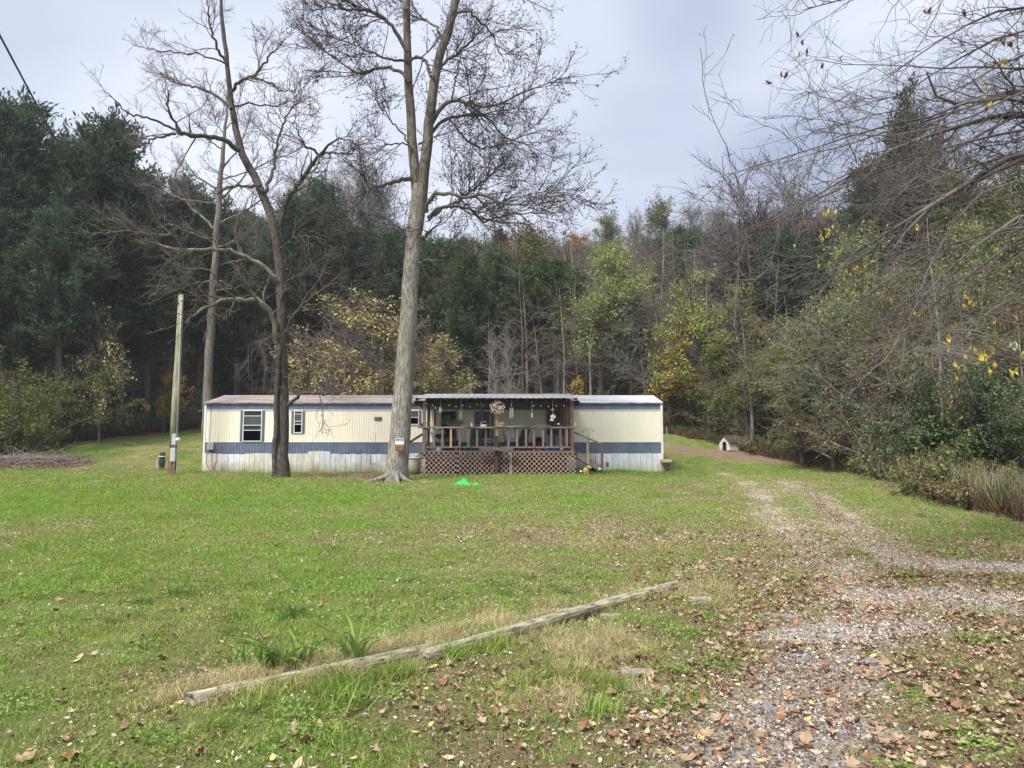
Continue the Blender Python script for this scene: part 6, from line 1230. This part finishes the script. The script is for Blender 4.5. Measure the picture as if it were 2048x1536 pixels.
MB().tube([tuple(np.array(pc(a,b)) + np.array((0,-.12,0))) for a, b in ((350,949),(350.5,920),(352,890))], .032, 8).build('conduit', m_grey, t, smooth=True)
def boxat(a, b_, c_, d, nm, y0=.24, y1=.06): q = MB().box(pc(a,c_)[0], pc(b_,c_)[0], Yp-y0, Yp-y1, pc(a,d)[2], pc(a,c_)[2]); return q.build(nm, m_grey, t, bevel=.01)
mb_ = boxat(348.8,357,868,890,'meter_box'); boxat(346,355.5,896,923,'breaker_box')
x, y, z = pc(359.5, 879.5); MB().lathe([(.075,0),(.085,.03),(.085,.1),(.06,.13)], (0,0,0), 14).v
q = MB().tube([(x-.06,Yp-.16,z),(x+.02,Yp-.19,z),(x+.10,Yp-.22,z-.01)], [.085,.09,.075], 14); q.build('meter', M('meter_glass', (.55,.58,.56), (.7,.72,.7), 4, .3), t, smooth=True)
MB().lathe([(.06,0),(.07,.05),(.03,.11)], tuple(np.array(pc(365.5,603))+np.array((0,-.12,0))), 8).build('weather_head', m_grey, t)
cable([(361,878),(361.5,900),(361,930),(362,946)], Yp-.1, .008, 'thin tan wire hanging down behind the meter', 'wire', cabt, 'wire')
# overhead wires
Wy = [Yp-.1, 24, 17, 12, 8.6, 6.2, 5]; sag = [(363,612),(300,560),(235,482),(170,370),(100,262),(35,135),(-60,-40)]
cable(sag, Wy, .009, 'black service cable sagging from the pole top towards the upper left', 'cable')
cable([(364,640),(290,600),(215,545),(120,480),(40,405),(-60,300)], [Yp-.1, 26, 21, 17, 14, 12], .005, 'second thinner wire running from the pole to the left edge', 'wire', cab, 'wire')
# black wrapped stand-pipe
p = G(325, 940); q = thing('wrapped_standpipe', tuple(p), 'black wrapped standpipe with a loop of white hose left of the utility pole', 'standpipe'); y = p[1]; m_bag = M('black_bag', (.012,.012,.014), (.04,.04,.045), 10, .3, .8, 20)
xa = P(324,930,y)[0]; pr = [(.10,0),(.13,.06),(.12,.25),(.14,.4),(.12,.55),(.13,.7),(.10,.84),(.07,.88)]; MB().lathe(pr, (xa,y,p[2]-.05), 12).build('wrap', m_bag, q); MB().lathe([(.125,0),(.145,.02),(.125,.04)], (xa,y,p[2]+.60), 12).build('tape', m_w, q)
MB().tube([tuple(P(a,b,y)) for a, b in ((322,908),(316,914),(313,924),(314,934),(320,940))], .012, 6).build('hose', m_w, q)
cable([(352,940),(362,938),(370,941),(362,942),(355,938)], G(360,940)[1], .012, 'coil of pale wire lying in the grass right of the pole foot', 'wire', m_grey, 'wire_coil')
p = G(198, 963); tag(MB().lathe([(.42,-.03),(.40,.02),(.2,.035),(.0,.035)], tuple(p), 20, 1, .8, cap=False).build('septic_cover', M('concrete_grey', (.20,.20,.18), (.30,.29,.26), 6, .95, .5)), 'round grey concrete lid sunk in the lawn left of the pole', 'concrete lid')
# ---------- doghouse
p = G(1449, 902); Yd = p[1]; mw_ = M('doghouse_paint', (.50,.46,.40), (.68,.66,.60), 5, .7, spots=(4, (.28,.22,.16), .56, .7)); mr_ = M('doghouse_shingle', (.05,.04,.038), (.10,.08,.075), 12, .9)
t = thing('doghouse', tuple(p), 'small white doghouse with dark shingle roof at the edge of the wood', 'doghouse'); t.rotation_euler.z = R(-60); o = np.array(ORG[t.name]); w, h, hr, dp = .36, .46, .80, 1.05
q = MB(); n = 10; arch = [(-.15,0)] + [(-.15*math.cos(a), .34 + .15*math.sin(a)) for a in [math.pi*i/n for i in range(n+1)]] + [(.15,0)]; out = [(-w,0),(-w,h*.7),(-w,h),(-w*.66,h+(hr-h)*.34),(-w*.33,h+(hr-h)*.67)] + [(0,hr)] * 3 + [(w*.33,h+(hr-h)*.67),(w*.66,h+(hr-h)*.34),(w,h),(w,h*.7),(w,0)]
for i in range(len(arch)-1):
    a, b2, c2, d2 = arch[i], arch[i+1], out[i+1], out[i]; q.add([(o[0]+s_[0], o[1]+yy, o[2]+s_[1]+.03) for yy in (0,.02) for s_ in (a, b2, c2, d2)], [(0,1,2,3),(7,6,5,4),(0,4,5,1)])
q.build('front_wall', mw_, t); q = MB(); q.box(o[0]-w,o[0]-w+.02,o[1]+.021,o[1]+dp,o[2]+.03,o[2]+h+.03); q.box(o[0]+w-.02,o[0]+w,o[1]+.021,o[1]+dp,o[2]+.03,o[2]+h+.03); q.build('side_wall', mw_, t)
q = MB().prism([(o[0]-w+.021,o[2]+.03),(o[0]+w-.021,o[2]+.03),(o[0]+w-.021,o[2]+h+.03),(o[0],o[2]+hr+.03),(o[0]-w+.021,o[2]+h+.03)], o[1]+dp-.02, o[1]+dp); q.build('back_wall', mw_, t); MB().box(o[0]-w+.021,o[0]+w-.021,o[1]+.021,o[1]+dp-.021,o[2]-.1,o[2]+.06).build('floor', m_dark, t)
for s in (-1, 1):
    for k in range(6):
        f0, f1 = k/6, (k+1)/6+.03; e = .014+.006*(5-k)/5
        A = lambda f, yy, e=e: (o[0]+s*(w+.07)*(1-f), o[1]+yy, o[2]+.03+h-.07*(hr-h)/w+(hr-h+.07*(hr-h)/w)*f+e+.02)
        V = [A(f0,-.08,e+.01),A(f0,dp+.06,e+.01),A(min(f1,1),dp+.06,e),A(min(f1,1),-.08,e)]; V += [(a,b,c-.022) for a,b,c in V]; MB().add(V, [(0,1,2,3),(7,6,5,4),(0,4,5,1),(3,2,6,7),(0,3,7,4),(1,5,6,2)]).build('shingle', mr_, t)
# ---------- landscape timbers in the foreground
m_tim = M_bark('timber_weathered', (.11,.09,.06), (.56,.51,.37), 26, (.30,.31,.15), (.52,.7), 1.0)
def timber(pa, pb, label, r=.055, sink=.0, end_lift=0.0):
    a = G(*pa); b = G(*pb); a = a + np.array((0,0,r-sink)); b = b + np.array((0,0,r-sink+end_lift)); L = float(np.linalg.norm(b - a)); K = 40; n = 12; V = []
    sd = random.uniform(0, 9)
    for i in range(K):
        z = L*i/(K-1)
        for j in range(n):
            q = 2*math.pi*j/n; rr = r*(1 + .05*math.sin(z*1.7+sd+j) + .05*math.sin(j*2.4+sd) + random.uniform(-.015,.015)); x, y = rr*math.cos(q), rr*math.sin(q); y = max(min(y, r*.78), -r*.78)
            if j == 2: y -= r*.16*(.5+.5*math.sin(z*2.1+sd))
            if i in (0, K-1): z_ = z + random.uniform(-.04, .02)*(1 if i else -1)
            else: z_ = z
            V.append((x, y, z_))
    q = [(i*n+j, i*n+(j+1) % n, (i+1)*n+(j+1) % n, (i+1)*n+j) for i in range(K-1) for j in range(n)]
    me = bpy.data.meshes.new('landscape_timber'); me.from_pydata(V, [], q + [tuple(range(n-1,-1,-1)), tuple((K-1)*n+j for j in range(n))]); me.materials.append(m_tim)
    o = link('landscape_timber', me, None, tuple(a)); d = Vector(b - a).normalized(); sx_ = Vector((0,0,1)).cross(d).normalized(); sy_ = d.cross(sx_)
    o.rotation_euler = Matrix((sx_, sy_, d)).transposed().to_euler(); return tag(o, label, 'timber')
timber((378,1420),(860,1312),'nearest weathered landscape timber, its broken end among straw grass',.055,.006)
timber((845,1325),(1352,1182),'farther weathered landscape timber ending beside the drive',.056,.012, end_lift=.02)
timber((1060,1238),(1290,1196),'half-buried timber almost hidden in the grass behind the long one',.04,.035)
# rocks
slab(1400,1206,.24,.16,.08,'pale broken stone lying right of the timber end',seed=11); slab(1222,1236,.22,.12,.05,'dark stone half buried beside the middle of the far timber',seed=12)
slab(1268,1352,.34,.12,.05,'layered grey slab lying in leaves below the dry grass',seed=13); slab(1300,1385,.34,.18,.03,'flat mossy stone just below the layered grey slab',seed=14)
m_sl = M('slate_grey', (.20,.19,.19), (.32,.31,.32), 8, .85, .5, 20)
slab(1565,1234,.42,.16,.035,'flat dark stone at the left edge of the gravel, farthest of the flat stones',m_sl,15); slab(1712,1322,.36,.2,.03,'flat pale grey stone flush in the drive among the leaves',m_sl,16); slab(1590,1318,.28,.16,.025,'small flat stone left of the pale one in the drive',m_sl,17)
slab(1560,1418,.34,.16,.03,'flat stone in the gravel patch in the lower part of the drive',m_sl,18); slab(1284,1440,.20,.07,.03,'bleached chip of wood lying among the red leaves',M('bleached_wood', (.5,.46,.36), (.6,.56,.46), 6, .9),19,name='wood_chip',cat='wood chip'); slab(1680,1464,.16,.09,.02,'small flat stone nearest the camera in the pale gravel',m_sl,20)
# strap leaved plants
def strap_plant(px, py, n, h, label, spread=.09, w=.03):
    p = G(px, py); t = thing('strap_leaved_plant', tuple(p), label, 'plant'); gm_ = M_leaf('strap_leaf', [(0,(.11,.20,.04)),(1,(.32,.44,.12))], .3)
    for i in range(n):
        w_ = w*1.0; h_ = h*1.2; a = random.uniform(0,6.28); r = random.uniform(0,spread); x, y = r*math.cos(a), r*math.sin(a)*.6; H = h_*random.uniform(.45,1.1); L = random.uniform(.1,.85)*H; dx, dy = math.cos(a+random.gauss(0,.6)), math.sin(a+random.gauss(0,.6)); q = MB(); K = 7; V = []
        for k in range(K):
            f = k/(K-1); ww = w_/2*(1-f**2.2)+.002; cx, cy = x+dx*L*f**2, y+dy*L*f**2; cz = H*(f-.22*f**3*(L/H)*2); V += [(cx-dy*ww,cy+dx*ww,cz+.004),(cx,cy,cz-.004),(cx+dy*ww,cy-dx*ww,cz+.004)]
        q.add([(v[0]+p[0],v[1]+p[1],v[2]+p[2]-.01) for v in V], [(3*k+j,3*k+j+1,3*k+4+j,3*k+3+j) for k in range(K-1) for j in (0,1)]); q.build('leaf', gm_, t, smooth=True)
strap_plant(478,1348,16,.20,'leftmost low tuft of strap leaves behind the near timber',.08,.022); strap_plant(522,1350,18,.22,'second low clump of strap leaves behind the near timber',.09,.024); strap_plant(562,1345,28,.30,'tall clump of dark strap leaves with a grey stem, third from the left',.08,.026)
strap_plant(600,1340,20,.28,'clump of arching strap leaves just right of the tallest one',.08,.026); strap_plant(710,1330,26,.33,'separate upright clump of strap leaves standing by the timber, rightmost',.07,.024); strap_plant(640,1330,3,.1,'tiny pair of strap leaves alone in the dry grass',.03,.02)
# ---------- brush pile, left
p = G(55, 932); n = 700; o = p; a = RN.random(n)*6.28; r = np.sqrt(RN.random(n)); c = np.stack([p[0]-.2 + 3.0*r*np.cos(a), p[1] + 1.5*r*np.sin(a), 0*a], 1); c[:, 2] = gz(c[:,0], c[:,1]) + .02 + .55*(1-r**2)*RN.random(n)
D = np.stack([RN.normal(size=n), RN.normal(size=n)*.6, RN.normal(size=n)*.16], 1); P_, Q_ = walk(c, D, .4 + 1.1*RN.random(n), .008 + .016*RN.random(n)**2, np.full(n, .004), 5, .12, -.01); P_[:, :, 2] = np.maximum(P_[:, :, 2], gz(P_[:,:,0], P_[:,:,1]) + .01)
t = thing('brush_pile', tuple(p), 'low pile of cut grey branches over red-brown needles at the left edge of the lawn', 'brush pile'); V, Q = tubes(P_, Q_, 4); q = link('cut_branches', mesh_np('cut_branches', V - o, [Q], [M('brush_grey', (.20,.165,.15), (.34,.29,.27), 3, .9)]), t); q['kind'] = 'stuff'
n = 5200; a = RN.random(n)*6.28; r = np.sqrt(RN.random(n)); c = np.stack([p[0]-.1 + 3.4*r*np.cos(a), p[1] - .2 + 1.8*r*np.sin(a), 0*a], 1); c[:, 2] = gz(c[:,0], c[:,1]) + .01 + .36*(1-r**2)*RN.random(n); V, Q = cards(c, .13, .3, droop=.3); q = link('dead_needles', mesh_np('dead_needles', V - o, [Q], [M_leaf('dead_needles', [(0,(.09,.04,.03)),(.7,(.20,.10,.075)),(1,(.32,.2,.15))], .1)]), t); q['kind'] = 'stuff'
# tall dry stalks and red weeds where the lawn ends
sk = M_leaf('dry_stalk', [(0,(.10,.095,.05)),(.6,(.22,.20,.11)),(1,(.36,.32,.2))], .15); rw = M_leaf('red_weed', [(0,(.07,.04,.03)),(.6,(.15,.085,.06)),(1,(.24,.16,.11))], .15); gw = M_leaf('weed_green', [(0,(.04,.065,.02)),(.6,(.09,.12,.035)),(1,(.18,.19,.07))], .2)
def edge_scatter(nm, mat, u0, u1, d0, d1, n, h, nb, w, lean, s0=.6):
    u = u0 + (u1-u0)*RN.random(n); e = np.interp(u, EU, ED); y = e + d0 + (d1-d0)*RN.random(n)**1.3; x = u*y; k = ~inhole(x, y); x, y = x[k], y[k]
    scatter(nm, [grass_proto(nm + '_tuft', mat, nb, .22, h, w, lean=lean) for _ in range(3)], np.stack([x,y,gz(x,y)],1), s0 + .8*RN.random(len(x)), .12)
edge_scatter('dry_stalks', sk, .50, .85, -.3, 2.0, 420, .72, 14, .012, .16); edge_scatter('red_weeds', rw, -.85, .85, -.5, 2.0, 3200, .38, 40, .016, .4); edge_scatter('green_weeds', gw, -.85, .85, -.1, 4.5, 3000, .5, 36, .03, .45)
edge_scatter('dry_stalks', sk, -.8, -.45, .2, 2.5, 260, .7, 12, .012, .2)
# fallen log at the right, stake, broken trunk
p = G(1750, 955); b_ = G(1725, 950); tag(MB().tube([tuple(b_+np.array((0,.1,.08))), tuple((p+b_)/2+np.array((0,0,.12))), tuple(p+np.array((.3,-.1,.06)))], [.09,.10,.06], 10).build('fallen_log', M_bark('log_dark', (.02,.016,.014), (.06,.05,.04), 8)), 'short dark fallen log at the foot of the pale-trunked tree on the right', 'log')
p = ground_pt(1333, 37.5); tag(MB().tube([tuple(p), tuple(P(1333, 853, 37.5))], .02, 6).build('stake', M('stake', (.36,.32,.26), (.45,.4,.33), 5, .8)), 'thin pale stake in the grass beyond the right end of the home', 'stake')
for px, py, tp_, r, lb in [(1303,0,0,0,0)]: pass
def stem(px, py, top, r, lb, mat=bk_pale, lean=0):
    p = G(px, py); q = resample([(*p, r*1.25), (*P(px+lean*.5, (py+top)/2, p[1]), r), (*P(px+lean, top, p[1]), r*.7)], 14); t = thing('tree', tuple(p), lb, 'tree'); V, Q = tubes(q[None,:,:3], q[None,:,3], 9); link('trunk', mesh_np('trunk', V - p, [Q], [mat], True), t)
    S, D, rr, tt, _ = sprout(q[None,:,:3], q[None,:,3], 26, .4, 1, .9); a, b2 = walk(S, D, .5+1.6*RN.random(26), np.clip(rr*.35,.01,.04), np.full(26,.006), 7, .15, .04); S, D, rr, tt, _ = sprout(a, b2, 200, .1, 1, .7); c2, d2 = walk(S, D, .2+.5*RN.random(200), np.full(200,.008), np.full(200,.005), 4, .15, 0); V, Q = joinm([tubes(a,b2,4), tubes(c2,d2,3)]); link('branches', mesh_np('branches', V - p, [Q], [tw_brown]), t)['kind'] = 'stuff'
stem(1742,950,700,.19,'reddish-grey straight trunk at the bend of the lawn edge on the right',bk_pale,-22); stem(1612,922,860,.22,'short broken pale stump right of the doghouse',bk_pale,-6); stem(1498,893,780,.13,'thin black trunk right beside the doghouse',bk_dark,-8)
stem(45,880,700,.16,'pale trunk leaning right at the left edge of the wood',bk_pale,60); stem(150,835,640,.2,'dead grey snag behind the yellow sapling',bk_pale,10); stem(205,850,650,.08,'slim pale stem under the yellow leaved sapling',bk_pale,12); stem(1700,940,760,.12,'slanting thin trunk left of the reddish-grey one',bk_forest,-25)
# ================================================================= thin damp air over the valley
zlo = float(GZ.min()) - 1.5
m, t, b = new_mat('haze'); t.nodes.remove(b); v = t.nodes.new('ShaderNodeVolumePrincipled'); v.inputs['Density'].default_value = .0006; v.inputs['Color'].default_value = (.9, .94, 1, 1); v.inputs['Anisotropy'].default_value = .2
t.links.new(v.outputs[0], t.nodes['Material Output'].inputs['Volume']); tag(MB().box(-410, 410, -310, 430, zlo, 72).build('haze', m), kind='stuff')
